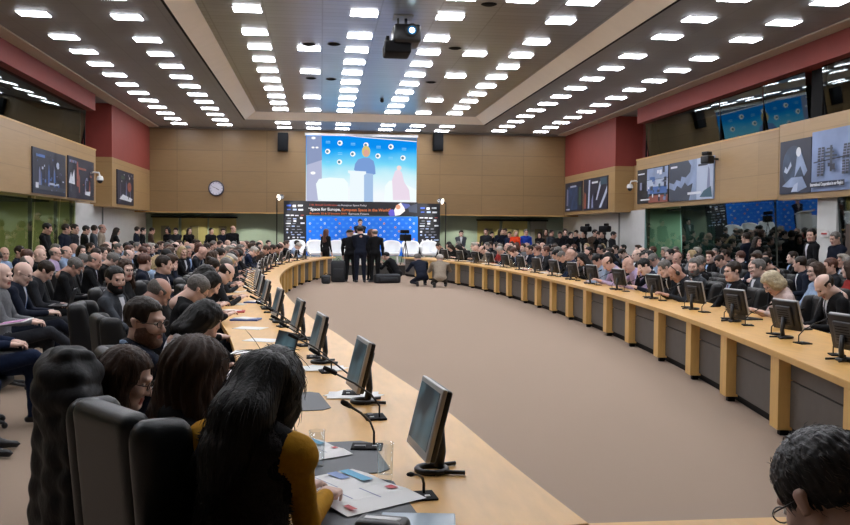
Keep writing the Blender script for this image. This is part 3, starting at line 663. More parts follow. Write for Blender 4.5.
def surfnet(F, lo, h):
    ins = F < 0; nx, ny, nz = F.shape
    cx, cy, cz = nx-1, ny-1, nz-1
    S = np.zeros((cx, cy, cz, 3)); C = np.zeros((cx, cy, cz))
    offs = [(i, j, k) for i in (0, 1) for j in (0, 1) for k in (0, 1)]
    def sub(A, o): return A[o[0]:o[0]+cx, o[1]:o[1]+cy, o[2]:o[2]+cz]
    for o in offs:
        for ax in range(3):
            if o[ax]: continue
            o2 = list(o); o2[ax] = 1
            a, b = sub(F, o), sub(F, o2); m = (a < 0) != (b < 0)
            t = np.where(m, a/np.where(a == b, 1, a-b), 0)
            for q in range(3): S[..., q] += np.where(m, o[q]+(t if q == ax else 0), 0)
            C += m
    act = C > 0; idx = -np.ones(act.shape, int); idx[act] = np.arange(act.sum())
    g = np.argwhere(act); V = (g+S[act]/C[act][:, None])*h+lo
    Q = []
    for ax in range(3):
        u, v = (ax+1) % 3, (ax+2) % 3
        sl = [slice(1, n-1) for n in F.shape]; sl[ax] = slice(0, F.shape[ax]-1); sl2 = list(sl); sl2[ax] = slice(1, F.shape[ax])
        a, b = ins[tuple(sl)], ins[tuple(sl2)]
        for flip, m in ((False, a & ~b), (True, ~a & b)):
            e = np.argwhere(m)
            if not len(e): continue
            e[:, u] += 1; e[:, v] += 1
            def cell(du, dv): c = e.copy(); c[:, u] += du; c[:, v] += dv; return idx[c[:, 0], c[:, 1], c[:, 2]]
            q = np.stack([cell(-1, -1), cell(0, -1), cell(0, 0), cell(-1, 0)], 1)
            Q.append(q[:, ::-1] if flip else q)
    return V, np.concatenate(Q)
def sculpt(prims, h, cuts=(), disp=None, lo=None, hi=None, matf=None):
    if lo is None:
        los, his = [], []
        for p in prims:
            a = p.a
            if p.kind == 'rc':
                r = max(a['r0'], a['r1'])*(1/min(a['fl']) if 'fl' in a else 1)+.01
                los.append(np.minimum(a['a'], a['b'])-r); his.append(np.maximum(a['a'], a['b'])+r)
            else:
                r = np.asarray(a['r']); r = r if 'R' not in a else np.full(3, np.linalg.norm(r) if p.kind == 'bx' else r.max())
                los.append(np.asarray(a['c'])-r-.01); his.append(np.asarray(a['c'])+r+.01)
        lo = np.min(los, 0)-.02; hi = np.max(his, 0)+.02
    lo = np.asarray(lo, float); n = np.ceil((np.asarray(hi)-lo)/h).astype(int)+1
    X = np.stack(np.meshgrid(*[lo[i]+h*np.arange(n[i]) for i in range(3)], indexing='ij'), -1).reshape(-1, 3)
    F = field(prims, cuts, disp, X).reshape(n)
    F[0], F[-1] = 1, 1; F[:, 0], F[:, -1] = 1, 1; F[:, :, 0], F[:, :, -1] = 1, 1
    V, Q = surfnet(F, lo, h)
    _, lab = field(prims, (), None, V[Q].mean(1), True)
    if matf is not None: lab = matf(V[Q].mean(1), lab)
    return V, Q, lab
def xf(g, R, t): return (g[0]@np.asarray(R).T+np.asarray(t), g[1], g[2])
def merge(*gs):
    V = []; Q = []; L = []; n = 0
    for v, q, l in gs: V.append(v); Q.append(q+n); L.append(l); n += len(v)
    return np.concatenate(V), np.concatenate(Q), np.concatenate(L)
def tomesh(name, g, mats):
    V, Q, Lb = g; me = bpy.data.meshes.new(name)
    me.vertices.add(len(V)); me.vertices.foreach_set('co', V.astype(np.float32).ravel())
    me.loops.add(Q.size); me.loops.foreach_set('vertex_index', Q.astype(np.int32).ravel())
    me.polygons.add(len(Q)); me.polygons.foreach_set('loop_start', np.arange(0, Q.size, 4, dtype=np.int32))
    me.polygons.foreach_set('loop_total', np.full(len(Q), 4, dtype=np.int32))
    for m in mats: me.materials.append(m)
    me.polygons.foreach_set('material_index', Lb.astype(np.int32)); me.polygons.foreach_set('use_smooth', np.ones(len(Q), bool))
    me.update(calc_edges=True); me.validate(); return me

# material slots of a body: 0 top, 1 legs, 2 shoes, 3 skin, 4 lips, 5 eye white, 6 iris, 7 sleeves
def head_prims():
    P = [el((0, -.012, .036), (.077, .097, .088), 3), el((0, .02, -.03), (.062, .072, .082), 3, .03), rc((-.012, .068, -.092), (.012, .068, -.092), .021, .021, 3, .03),
         rc((-.045, .0, -.06), (-.02, .055, -.09), .024, .02, 3, .03), rc((.045, .0, -.06), (.02, .055, -.09), .024, .02, 3, .03),
         rc((-.034, .083, .032), (-.012, .088, .03), .011, .011, 3, .012), rc((.034, .083, .032), (.012, .088, .03), .011, .011, 3, .012),
         el((-.038, .066, -.02), (.022, .022, .022), 3, .02), el((.038, .066, -.02), (.022, .022, .022), 3, .02)]
    P2 = [rc((0, .088, .018), (0, .112, -.024), .0075, .012, 3, .012), el((-.012, .1, -.028), (.009, .011, .008), 3, .008), el((.012, .1, -.028), (.009, .011, .008), 3, .008),
          rc((-.018, .087, -.055), (.018, .087, -.055), .0055, .0055, 4, .006), rc((-.015, .087, -.063), (.015, .087, -.063), .0065, .0065, 4, .006),
          rc((-.083, -.008, -.015), (-.086, -.016, .018), .009, .013, 3, .008, fl=(1.6, .75, 1)), rc((.083, -.008, -.015), (.086, -.016, .018), .009, .013, 3, .008, fl=(1.6, .75, 1)),
          rc((0, -.02, -.07), (0, -.045, -.20), .056, .06, 3, .03)]
    eyes = [el((-.031, .079, .010), (.014, .011, .010), 5, .002), el((.031, .079, .010), (.014, .011, .010), 5, .002)]
    return P+P2, eyes
_HC = {}
def head_geo(h, fem=False):
    key = (h, fem)
    if key in _HC: return _HC[key]
    P, E = head_prims()
    socks = [Prim('el', 3, .012, c=(-.031, .098, .011), r=(.018, .016, .011)), Prim('el', 3, .012, c=(.031, .098, .011), r=(.018, .016, .011))]
    g = sculpt(P, h, cuts=socks)
    if h <= .0075:
        def mf(c, lab):
            d = np.minimum(np.hypot(c[:, 0]-.031, c[:, 2]-.010), np.hypot(c[:, 0]+.031, c[:, 2]-.010)); return np.where(d < .006, 6, lab)
        e = sculpt(E, .0035, matf=mf); g = merge(g, e)
    else:
        g[2][...] = np.where((np.minimum(np.hypot(g[0][g[1]].mean(1)[:, 0]-.031, g[0][g[1]].mean(1)[:, 2]-.010), np.hypot(g[0][g[1]].mean(1)[:, 0]+.031, g[0][g[1]].mean(1)[:, 2]-.010)) < .010) & (g[0][g[1]].mean(1)[:, 1] > .06), 6, g[2])
    if fem: g = (g[0]*np.array([.93, .95, .95]), g[1], g[2])
    _HC[key] = g; return g
_HD = {}
def hand_geo(h, curl, side):
    """palm towards -z, fingers along +y, thumb on the +x side for side=1"""
    key = (h, round(curl, 2), side)
    if key in _HD: return _HD[key]
    P = [bxp((0, .045, 0), (.040, .046, .013), 3, .012, rr=.012), el((.022*side, .03, -.006), (.02, .032, .016), 3, .014), rc((0, -.045, 0), (0, .012, 0), .027, .03, 3, .02, fl=(1, 1, 1.3))]
    for i, (x, y, L, r) in enumerate([(.030, .086, .072, .0085), (.0105, .090, .080, .0088), (-.0095, .087, .074, .0084), (-.029, .080, .058, .0075)]):
        p = np.array([x*side, y, 0]); a = 0; fan = (x*1.6)*side
        for j, fr_ in enumerate((.44, .31, .25)):
            a += curl*(.7 if j == 0 else 1.0)
            q = p+L*fr_*np.array([fan, cos(a), -sin(a)]); P.append(rc(p, q, r*(1-.08*j), r*(.94-.1*j), 3, .004)); p = q
    p = np.array([.030*side, .018, -.006]); q = p+np.array([.028*side, .030, -.012]); P.append(rc(p, q, .0125, .0105, 3, .01)); r_ = q+np.array([.006*side, .028, -.010-.01*curl]); P.append(rc(q, r_, .0105, .0085, 3, .004))
    g = sculpt(P, h); _HD[key] = g; return g
def frame_from(y, z):
    y = nrm(y); z = np.asarray(z, float); z = nrm(z-y*(z@y)); x = np.cross(y, z); return np.stack([x, y, z], 1)

def ik(S, W, l1, l2, hint):
    S, W = np.asarray(S, float), np.asarray(W, float); v = W-S; d = np.linalg.norm(v); d2 = min(d, (l1+l2)*.995)
    if d > d2: W = S+v/d*d2
    n = nrm(v); a = (l1*l1-l2*l2+d2*d2)/(2*d2); hh = sqrt(max(0, l1*l1-a*a)); hv = np.asarray(hint, float); hv = nrm(hv-n*(hv@n)); return S+n*a+hv*hh, W

def make_body(name, pose, h=.022, hh=.010, hd=.0085, fem=False, fold=.004):
    """pose: dict(lean, twist, head=(yaw,pitch,roll), hands=((x,y,z)|None)*2, legs='sit'|'cross'|'stand'|'kneel', curl, hip)"""
    lean = radians(pose.get('lean', 5)); tw = radians(pose.get('twist', 0)); sl = radians(pose.get('side', 0))
    legs = pose.get('legs', 'sit'); hipz = pose.get('hip', {'sit': .50, 'cross': .50, 'stand': .93, 'kneel': .42}[legs])
    W_ = .9 if fem else 1.0
    Pv = np.array([0, 0, hipz]); R1 = rotz(tw*.4)@roty(sl)@rotx(-lean*.6); R2 = rotz(tw)@roty(sl)@rotx(-lean); R3 = rotz(tw)@roty(sl)@rotx(-lean*1.15)
    B = Pv+R1@[0, 0, .20]; C = B+R2@[0, 0, .20]; Nk = C+R3@[0, -.015, .175]
    sw = .182*W_
    top = [el(Pv+[0, -.01, .04], (.165*(1.03 if fem else .98), .125, .12), 0, .06), el(B, (.15*W_, .112, .17), 0, .06, R=R1), el(C, (.165*W_, .112, .19), 0, .06, R=R2)]
    Sh = [C+R3@[s*sw, -.01, .092] for s in (-1, 1)]
    top.append(rc(C+R3@[-.10*W_, -.02, .095], C+R3@[.10*W_, -.02, .095], .07, .07, 0, .05))
    for s, S_ in zip((-1, 1), Sh):
        top.append(rc(Nk+R3@[s*.035, -.022, -.035], S_+R3@[0, 0, .0], .036, .05, 0, .03)); top.append(el(S_, (.062, .06, .062), 7, .03))
    top.append(rc(Nk+R3@[0, -.015, -.06], Nk+R3@[0, -.025, -.022], .066, .058, 0, .02))
    top.append(rc(Nk+R3@[-.03, -.042, -.01], Nk+R3@[.03, -.042, -.01], .036, .036, 0, .03)); top.append(rc(Nk+R3@[-.05, -.03, -.02], Nk+R3@[-.055, .01, -.035], .03, .024, 0, .025)); top.append(rc(Nk+R3@[.05, -.03, -.02], Nk+R3@[.055, .01, -.035], .03, .024, 0, .025))
    if fem: top += [el(C+R2@[s*.07, .085, -.02], (.062, .05, .062), 0, .04) for s in (-1, 1)]
    hands = []; hps = pose.get('hands', ((-.2, .3, .62), (.2, .3, .62))); curls = pose.get('curl', (.4, .4)); hints = pose.get('hints', ((-.6, -.4, -.6), (.6, -.4, -.6)))
    palms = pose.get('palms', ((0, 0, 1), (0, 0, 1))); fdir = pose.get('fdir', (None, None))
    for i, s in enumerate((-1, 1)):
        wv = np.asarray(hps[i], float); E_, Wr = ik(Sh[i], wv, .285, .255, hints[i])
        ml = 7
        top.append(rc(Sh[i], E_, .054*W_, .045*W_, ml, .02)); top.append(rc(E_, Wr-(Wr-E_)*.02, .046*W_, .033*W_, ml, .02))
        fd = nrm(Wr-E_) if fdir[i] is None else nrm(fdir[i]); fr_ = frame_from(fd, palms[i])
        hg = hand_geo(hh, curls[i], -s if True else s)
        sc = .9 if fem else 1.0
        hands.append(xf((hg[0]*sc, hg[1], hg[2]), fr_, Wr+fd*.028))
    lg = []
    if legs in ('sit', 'cross'):
        kn = pose.get('knees', ((-.11, .46, .50), (.11, .46, .50))); ft = pose.get('feet', ((-.12, .46, .08), (.12, .48, .08)))
        if legs == 'cross': kn = ((-.07, .46, .50), (.05, .50, .61)); ft = ((-.06, .47, .08), (-.16, .80, .34))
    elif legs == 'stand': kn = ((-.095, .01, .49), (.095, .02, .49)); ft = ((-.10, -.02, .085), (.11, .0, .085))
    else: kn = pose.get('knees', ((-.14, .30, .10), (.14, .40, .48))); ft = pose.get('feet', ((-.14, -.12, .10), (.14, .36, .08)))
    for i, s in enumerate((-1, 1)):
        hp = Pv+np.array([s*.085, 0, -.01]); K, A = np.asarray(kn[i], float), np.asarray(ft[i], float)
        lg += [rc(hp, K, .088*W_, .062*W_, 1, .03), rc(K, A+(K-A)*.06, .060*W_, .046*W_, 1, .02)]
        ax = nrm(A-K)
        fdv = pose.get('toe', (None, None))[i]
        if fdv is None:
            fdv = np.array([s*.15, 1, 0]) if legs != 'cross' or i == 0 else np.array([.1, .9, .15])
            if legs == 'kneel' and i == 0: fdv = np.array([0, -.2, -1.])
        fdv = nrm(fdv); hl = A+ax*.03
        lg += [rc(hl-fdv*.04, hl+fdv*.07, .036, .034, 2, .012, fl=(1, 1, 1.1)), rc(hl+fdv*.06, hl+fdv*.165+[0, 0, -.012], .036, .026, 2, .015)]
    fo = fold
    def disp(P):
        q = P*np.array([23., 19, 27.]); return fo*(np.sin(q[:, 0]+2.2*np.sin(q[:, 2]*.6))*np.sin(q[:, 2]*.9+1.7*np.sin(q[:, 1]*.7)))
    cuts = []
    prims = top+lg; body = sculpt(prims, h, disp=disp)
    yw, pt, rl = [radians(a) for a in pose.get('head', (0, 0, 0))]
    RH = rotz(tw+yw)@roty(rl)@rotx(-lean*.5-pt); hc = Nk+R3@[0, .0, .045]+RH@[0, .035, .085]
    hg0 = head_geo(hd, fem); hg = xf((hg0[0]*1.05, hg0[1], hg0[2]), RH, hc)
    g = merge(body, hg, *hands)
    me = tomesh(name, g, [BLACK]*8)
    HM = Matrix([list(RH[0])+[hc[0]], list(RH[1])+[hc[1]], list(RH[2])+[hc[2]], [0, 0, 0, 1]]) @ Matrix.Scale(1.05*(.955 if fem else 1), 4)
    # shirt, tie and lapels follow the chest surface
    def surf(pts, off):      # pts in chest frame (x, z); marched along the chest's own front-back axis
        o = np.array([C+R2@[x, .30, z] for x, z in pts]); d = R2@np.array([0, -1., 0]); t = np.zeros(len(o))
        tp = [p for p in prims if p.mi == 0]
        for _ in range(40): t += np.clip(field(tp, (), disp, o+t[:, None]*d), -.02, .05)*.9
        return o+(t-off)[:, None]*d
    def strip(rows, off, n=5):
        pts = []; 
        for (z, xa, xb) in rows: pts += [(xa+(xb-xa)*k/n, z) for k in range(n+1)]
        V = surf(pts, off); Q = np.array([[r*(n+1)+k, r*(n+1)+k+1, (r+1)*(n+1)+k+1, (r+1)*(n+1)+k] for r in range(len(rows)-1) for k in range(n)]); return V, Q, np.zeros(len(Q), int)
    zz = np.linspace(.145, -.14, 8)
    wv = [.052*(1-((.145-z)/.285))**.8+.002 for z in zz]
    mats = dict(shirt=tomesh(name+'_shirt', strip([(z, -w_, w_) for z, w_ in zip(zz, wv)], .004), [BLACK]),
                tie=tomesh(name+'_tie', strip([(z, -w_, w_) for z, w_ in zip(np.linspace(.135, -.12, 7), (.014, .011, .013, .016, .018, .014, .004))], .008, 2), [BLACK]),
                lapel=tomesh(name+'_lapel', merge(*[strip([(z, s*w_, s*(w_+e)) for z, w_, e in zip(zz, wv, (.01, .03, .045, .05, .045, .03, .018, .006))], .006, 3) for s in (-1, 1)]), [BLACK]))
    cm = MB(); cm.tube([Nk+R3@[.060*sin(a), -.018+.058*cos(a), .010-.030*(.5+.5*cos(a))] for a in [2*pi*k/18 for k in range(19)]], .014, BLACK, 6, cap=False); mats['collar'] = cm.mesh(name+'_collar')
    return dict(me=me, HM=HM, parts=mats, neck=Nk, R2=R2, C=C, Sh=Sh)

# hair, in head coordinates
def hair_geo(kind, h=.011):
    seed = {'short': 1, 'ring': 2, 'crop': 3, 'long': 4, 'bob': 5, 'bushy': 6, 'side': 7, 'bun': 8, 'curly': 9, 'cap': 10}[kind]
    def st(amp, fx=95, fz=18):
        def f(P): a = np.arctan2(P[:, 0], P[:, 1]+.02); return amp*(np.sin(a*fx*.35+5*np.sin(P[:, 2]*fz+seed))+.6*np.sin(a*fx+P[:, 2]*40))
        return f
    face = lambda y0, sl, z0: (lambda P: np.minimum(P[:, 1]-y0, 1e3)*1.0-np.maximum(P[:, 2]-z0, 0)*sl)
    ears = [Prim('el', 0, .008, c=(s*.088, .002, -.004), r=(.02, .024, .034)) for s in (-1, 1)]
    base = [el((0, -.016, .043), (.086, .106, .094), 0)]
    nk = lambda z: (lambda P: z-P[:, 2]+np.maximum(-P[:, 1], 0)*.0)
    slope = lambda P: np.maximum(-.012-P[:, 2]+np.minimum(0, P[:, 1]+.01)*1.6, -.10-P[:, 2])      # hairline falls towards the nape
    if kind in ('short', 'side', 'crop'):
        if kind == 'side': base += [el((-.03, .05, .105), (.05, .05, .03), 0, .03), el((.03, .04, .11), (.04, .05, .025), 0, .03)]
        if kind == 'crop': base = [el((0, -.014, .040), (.0815, .102, .091), 0)]
        cuts = [face(.052, 2.2, .062), slope]+ears
        return sculpt(base, h, cuts=cuts, disp=st(.0012 if kind == 'crop' else .003))
    if kind == 'ring':
        cuts = [face(.03, 0, 9), slope, lambda P: P[:, 2]-.052-np.maximum(-P[:, 1]-.05, 0)*.4]+ears
        return sculpt([el((0, -.016, .035), (.0835, .104, .092), 0)], h, cuts=cuts, disp=st(.0015))
    if kind == 'cap':
        return sculpt([el((0, -.012, .055), (.09, .108, .085), 0), rc((0, .08, .055), (0, .13, .04), .05, .03, 0, .02, fl=(.6, 1, 3.))], h, cuts=[lambda P: .035-P[:, 2]])
    if kind == 'bun': base += [el((0, -.12, .06), (.04, .035, .04), 0, .02)]; return sculpt(base, h, cuts=[face(.052, 2.2, .066), slope], disp=st(.003))
    if kind == 'curly':
        base = [el((0, -.02, .045), (.11, .12, .11), 0), el((-.08, -.02, -.03), (.05, .07, .07), 0, .04), el((.08, -.02, -.03), (.05, .07, .07), 0, .04), el((0, -.08, -.05), (.09, .06, .08), 0, .04)]
        return sculpt(base, h, cuts=[face(.058, 1.8, .07)], disp=lambda P: .008*np.sin(P[:, 0]*90)*np.sin(P[:, 1]*85+1)*np.sin(P[:, 2]*80+2))
    low = {'long': -.34, 'bob': -.12, 'bushy': -.22}[kind]; fat = {'long': 1.0, 'bob': 1.0, 'bushy': 1.35}[kind]
    base = [el((0, -.016, .043), (.088*(.9+.12*fat), .108, .096), 0)]
    for s in (-1, 1): base += [rc((s*.066, -.005, .02), (s*.076*fat, -.015, max(low, -.2)), .030, .030*fat, 0, .03, fl=(1, .8, 1)), rc((s*.05, -.065, .0), (s*.065*fat, -.07, low), .045, .040*fat, 0, .04)]
    base += [rc((0, -.085, .0), (0, -.095, low-.02), .045, .048*fat, 0, .04)]
    return sculpt(base, h, cuts=[face(.055, 2.0, .07)], disp=st(.0035 if kind != 'bushy' else .006, 120, 22))
_HM = {}
def hair_mesh(kind, h=.011):
    if (kind, h) not in _HM: _HM[(kind, h)] = tomesh('hair_'+kind, hair_geo(kind, h), [BLACK])
    return _HM[(kind, h)]
def beard_geo(h=.008):
    P = [el((0, .022, -.034), (.068, .078, .086), 0), rc((-.012, .074, -.094), (.012, .074, -.094), .024, .024, 0, .03), rc((-.05, .0, -.06), (-.02, .06, -.092), .026, .023, 0, .03), rc((.05, .0, -.06), (.02, .06, -.092), .026, .023, 0, .03)]
    cuts = [lambda Q: Q[:, 2]+.040-np.maximum(np.abs(Q[:, 0])-.04, 0)*2.6, Prim('el', 0, .006, c=(0, .1, -.06), r=(.022, .03, .010)), lambda Q: -Q[:, 1]-.012]
    return sculpt(P, h, cuts=cuts, disp=lambda Q: .0012*np.sin(Q[:, 0]*300)*np.sin(Q[:, 2]*280))
def specs_mesh(m):
    mb = MB()
    for s in (-1, 1):
        pts = [(s*.032+.023*cos(a)*1.0, .103-abs(.0), .010+.0165*sin(a)) for a in [2*pi*k/14 for k in range(15)]]
        mb.tube(pts, .0018, m, 5, cap=False); mb.tube([(s*.055, .101, .014), (s*.078, .07, .014), (s*.083, -.005, .012)], .0018, m, 5)
    mb.tube([(-.009, .104, .013), (0, .106, .016), (.009, .104, .013)], .0018, m, 5)
    return mb.mesh('spectacles')
BEARD = tomesh('beard', beard_geo(), [BLACK])
SPEC = specs_mesh(mat('spectacle_frame', '1a1a1c', .35))

SKINS = [mat('skin_%d' % i, c, .55, noise=.05, nscale=14, spec=.35) for i, c in enumerate(['cba594', 'd6b3a4', 'ba9282', 'dcbcae', 'a07a6a'])]
LIP = mat('lips', 'a8625a', .5); EYEW = mat('eye_white', 'ddd6d0', .3); IRIS = mat('iris', '241a15', .25)
HAIRC = {'black': mat('hair_black', '0d0b0a', .5, spec=.3, noise=.3, nscale=30, stretch=(1, 1, .1), bump=.5, bscale=90), 'dark brown': mat('hair_dark_brown', '22170f', .5, spec=.3, noise=.35, nscale=30, stretch=(1, 1, .12), bump=.5, bscale=90),
         'brown': mat('hair_brown', '3a281c', .55, spec=.3, noise=.3, nscale=30, stretch=(1, 1, .15), bump=.5, bscale=90), 'grey': mat('hair_grey', '5f5b57', .55, noise=.3, nscale=40, bump=.5, bscale=90),
         'white': mat('hair_white', 'a39d94', .55, noise=.15, nscale=40, bump=.5, bscale=90), 'ash': mat('hair_ash', 'b0a284', .5, noise=.25, nscale=30, bump=.5, bscale=90), 'blond': mat('hair_blond', 'a08a62', .5, noise=.25, nscale=30, stretch=(1, 1, .15), bump=.5, bscale=90), 'auburn': mat('hair_auburn', '4c2819', .5, noise=.3, nscale=30, bump=.5, bscale=90)}
def cloth(name, c, n=.12): return mat('cloth_'+name, c, .85, noise=n, nscale=35, bump=.25, bscale=60, spec=.2)
CL = {'charcoal suit': ('212328', '1e2023'), 'navy suit': ('151b2a', '141926'), 'black suit': ('101114', '101113'), 'grey suit': ('3f4349', '393c42'), 'dark blue jacket': ('1a2640', '1c1e24'), 'brown jacket': ('493a30', '2b2a2c'),
      'black sweater': ('121214', '191b21'), 'pale blue shirt': ('8fa3bf', '2a2e38'), 'white blouse': ('c2c2c6', '26262a'), 'olive cardigan': ('55523c', '2c2b2a'), 'beige coat': ('8d8172', '33302c'), 'red pullover': ('8e2b28', '25262b'), 'lilac shirt': ('a898b8', '2c2e36'), 'grey cardigan': ('6a6c70', '2b2d33'), 'pink knit': ('c4b0ac', '2b2d33')}
CLM = {k: (cloth(k.replace(' ', '_'), a), cloth(k.replace(' ', '_')+'_legs', b)) for k, (a, b) in CL.items()}
SHOE = mat('black_shoe', '141315', .35); SHIRTW = cloth('shirt_white', 'c9ccd2', .03); SHIRTB = cloth('shirt_blue', '8ea6c8', .03)
TIES = [cloth('tie_%d' % i, c, .05) for i, c in enumerate(['1f2a4a', '5a2026', '2a2c30', '3a5a86'])]

def setm(o, ms):
    for i, m in enumerate(ms):
        if i >= len(o.material_slots): break
        o.material_slots[i].link = 'OBJECT'; o.material_slots[i].material = m
HAIRC['stubble'] = mat('beard_stubble', '6b5044', .8, noise=.3, nscale=80)
def add_beard(o, proto, m): c = link('beard', BEARD, o); c.matrix_local = proto['HM']; setm(c, [m])
def person(proto, loc, rz, label, group=None, top=None, legs=None, skin=None, hair='short', hairm='black', shirt=None, tie=None, lapel=True, glasses=False, sleeve=None, hairh=.011, shoe=None, scale=1.0, hairscale=1.0):
    o = link('person', proto['me'], None, loc, rz); o.scale = (scale,)*3
    tag(o, label, 'person', group)
    setm(o, [top, legs or top, shoe or SHOE, skin, LIP, EYEW, IRIS, sleeve or top])
    if hair:
        c = link('hair', hair_mesh(hair, hairh), o); c.matrix_local = proto['HM'] @ Matrix.Scale(hairscale, 4); setm(c, [HAIRC[hairm] if isinstance(hairm, str) else hairm])
    if shirt:
        c = link('shirt_front', proto['parts']['shirt'], o); setm(c, [shirt])
        c4 = link('shirt_collar', proto['parts']['collar'], o); setm(c4, [shirt])
        if tie: c2 = link('tie', proto['parts']['tie'], o); setm(c2, [tie])
        if lapel: c3 = link('lapel', proto['parts']['lapel'], o); setm(c3, [top])
    if glasses: c = link('spectacles', SPEC, o); c.matrix_local = proto['HM']
    return o

POSES = {
    'writing notes': dict(lean=22, head=(0, 32, 0), hands=((-.17, .42, .80), (.12, .44, .80)), curl=(.3, .6)),
    'resting chin on hand': dict(lean=24, head=(8, 16, 6), hands=((-.16, .42, .79), (.05, .37, .99)), curl=(.3, 1.0), hints=((-.6, -.4, -.6), (.5, .2, -1)), fdir=(None, (-.25, .1, 1)), palms=((0, 0, 1), (.2, 1, .1))),
    'listening': dict(lean=2, head=(0, 4, 0), hands=((-.13, .33, .64), (.12, .35, .64))),
    'looking aside': dict(lean=4, head=(38, 3, 0), hands=((-.16, .34, .66), (.15, .36, .66))),
    'turned to the stage': dict(lean=6, twist=-12, head=(-38, 2, 0), hands=((-.14, .36, .70), (.13, .38, .70))),
    'reading with head bowed': dict(lean=12, head=(4, 38, 3), hands=((-.09, .36, .72), (.09, .38, .72)), curl=(.7, .7)),
    'sitting with arms folded': dict(lean=-4, head=(-6, 6, 0), hands=((.08, .20, .80), (-.08, .23, .82)), hints=((-1, .2, -.7), (1, .2, -.7)), fdir=((1, -.1, .1), (-1, -.1, .1)), palms=((0, 1, .3), (0, 1, .3))),
}
STAND = {
    'standing straight': dict(lean=0, legs='stand', head=(0, 4, 0), hands=((-.26, .04, .80), (.26, .04, .80)), hints=((-.3, -1, 0), (.3, -1, 0)), palms=((-1, 0, 0), (1, 0, 0))),
    'standing with hands joined': dict(lean=2, legs='stand', head=(4, 14, 0), hands=((-.04, .20, .92), (.04, .22, .93)), hints=((-1, -.5, -.3), (1, -.5, -.3)), fdir=((.8, .3, -.5), (-.8, .3, -.5)), palms=((0, 1, 0), (0, 1, 0))),
    'standing and looking aside': dict(lean=3, legs='stand', head=(40, 2, 0), hands=((-.22, .12, .86), (.08, .24, 1.06)), hints=((-.6, -1, 0), (.8, -.6, -.6)), fdir=(None, (-.8, .3, .3)), palms=((-1, 0, 0), (0, 1, 0))),
    'holding up a camera': dict(lean=2, legs='stand', head=(0, -2, 0), hands=((-.07, .22, 1.50), (.07, .22, 1.50)), hints=((-1, 0, -1), (1, 0, -1)), fdir=((.2, .2, 1), (-.2, .2, 1)), palms=((0, -1, .2), (0, -1, .2)), curl=(.8, .8)),
}
PRO = {}
for nm_, ps in POSES.items():
    for fem_ in (False, True): PRO[(nm_, fem_)] = make_body('body_%s_%s' % (nm_.replace(' ', '_'), 'b' if fem_ else 'a'), ps, fem=fem_)
for nm_, ps in STAND.items():
    for fem_ in (False, True): PRO[(nm_, fem_)] = make_body('body_%s_%s' % (nm_.replace(' ', '_'), 'b' if fem_ else 'a'), ps, fem=fem_)
# ------------------------------------------------------------------ tables
class Curve:
    def __init__(s, pts):
        pts = [np.array(p, float) for p in pts]; P = []
        for i in range(len(pts)-1):
            p0, p1, p2, p3 = pts[max(i-1, 0)], pts[i], pts[i+1], pts[min(i+2, len(pts)-1)]
            for t in np.linspace(0, 1, 12, endpoint=False):
                P.append(.5*((2*p1)+(-p0+p2)*t+(2*p0-5*p1+4*p2-p3)*t*t+(-p0+3*p1-3*p2+p3)*t**3))
        P.append(pts[-1]); s.P = np.array(P); d = np.diff(s.P, axis=0); s.L = np.r_[0, np.cumsum(np.hypot(d[:, 0], d[:, 1]))]
        T = np.gradient(s.P, axis=0)
        for _ in range(8): T[1:-1] = (T[:-2]+2*T[1:-1]+T[2:])/4
        s.T = T/np.linalg.norm(T, axis=1)[:, None]
    def at(s, l):
        p = np.array([np.interp(l, s.L, s.P[:, i]) for i in (0, 1)]); t = np.array([np.interp(l, s.L, s.T[:, i]) for i in (0, 1)]); return p, t/np.linalg.norm(t)
    def sofY(s, Y): return float(np.interp(Y, s.P[:, 1], s.L))
LEFT = Curve([(.90, 2.8), (.80, 3.6), (.67, 4.8), (.43, 6.3), (.18, 8.1), (-.12, 9.9), (-.45, 12.6), (-.70, 15.6), (-.84, 18), (-.88, 20.5), (-.82, 23.6), (-.58, 26.5), (-.25, 28.8), (.15, 31), (.55, 32.5)])
RIGHT = Curve([(2.98, 2.8), (3.18, 3.8), (3.45, 5.1), (3.69, 6.28), (3.91, 7.49), (4.16, 9.04), (4.43, 11.19), (4.66, 14.1), (4.77, 17.1), (4.78, 20), (4.68, 23), (4.38, 26.3), (4.0, 28.6), (3.5, 31), (3.05, 32.5)])
NEAR = Curve([(.90, 2.8), (1.6, 2.80), (2.3, 2.79), (2.98, 2.8)])
TH, DEP = .72, 1.0
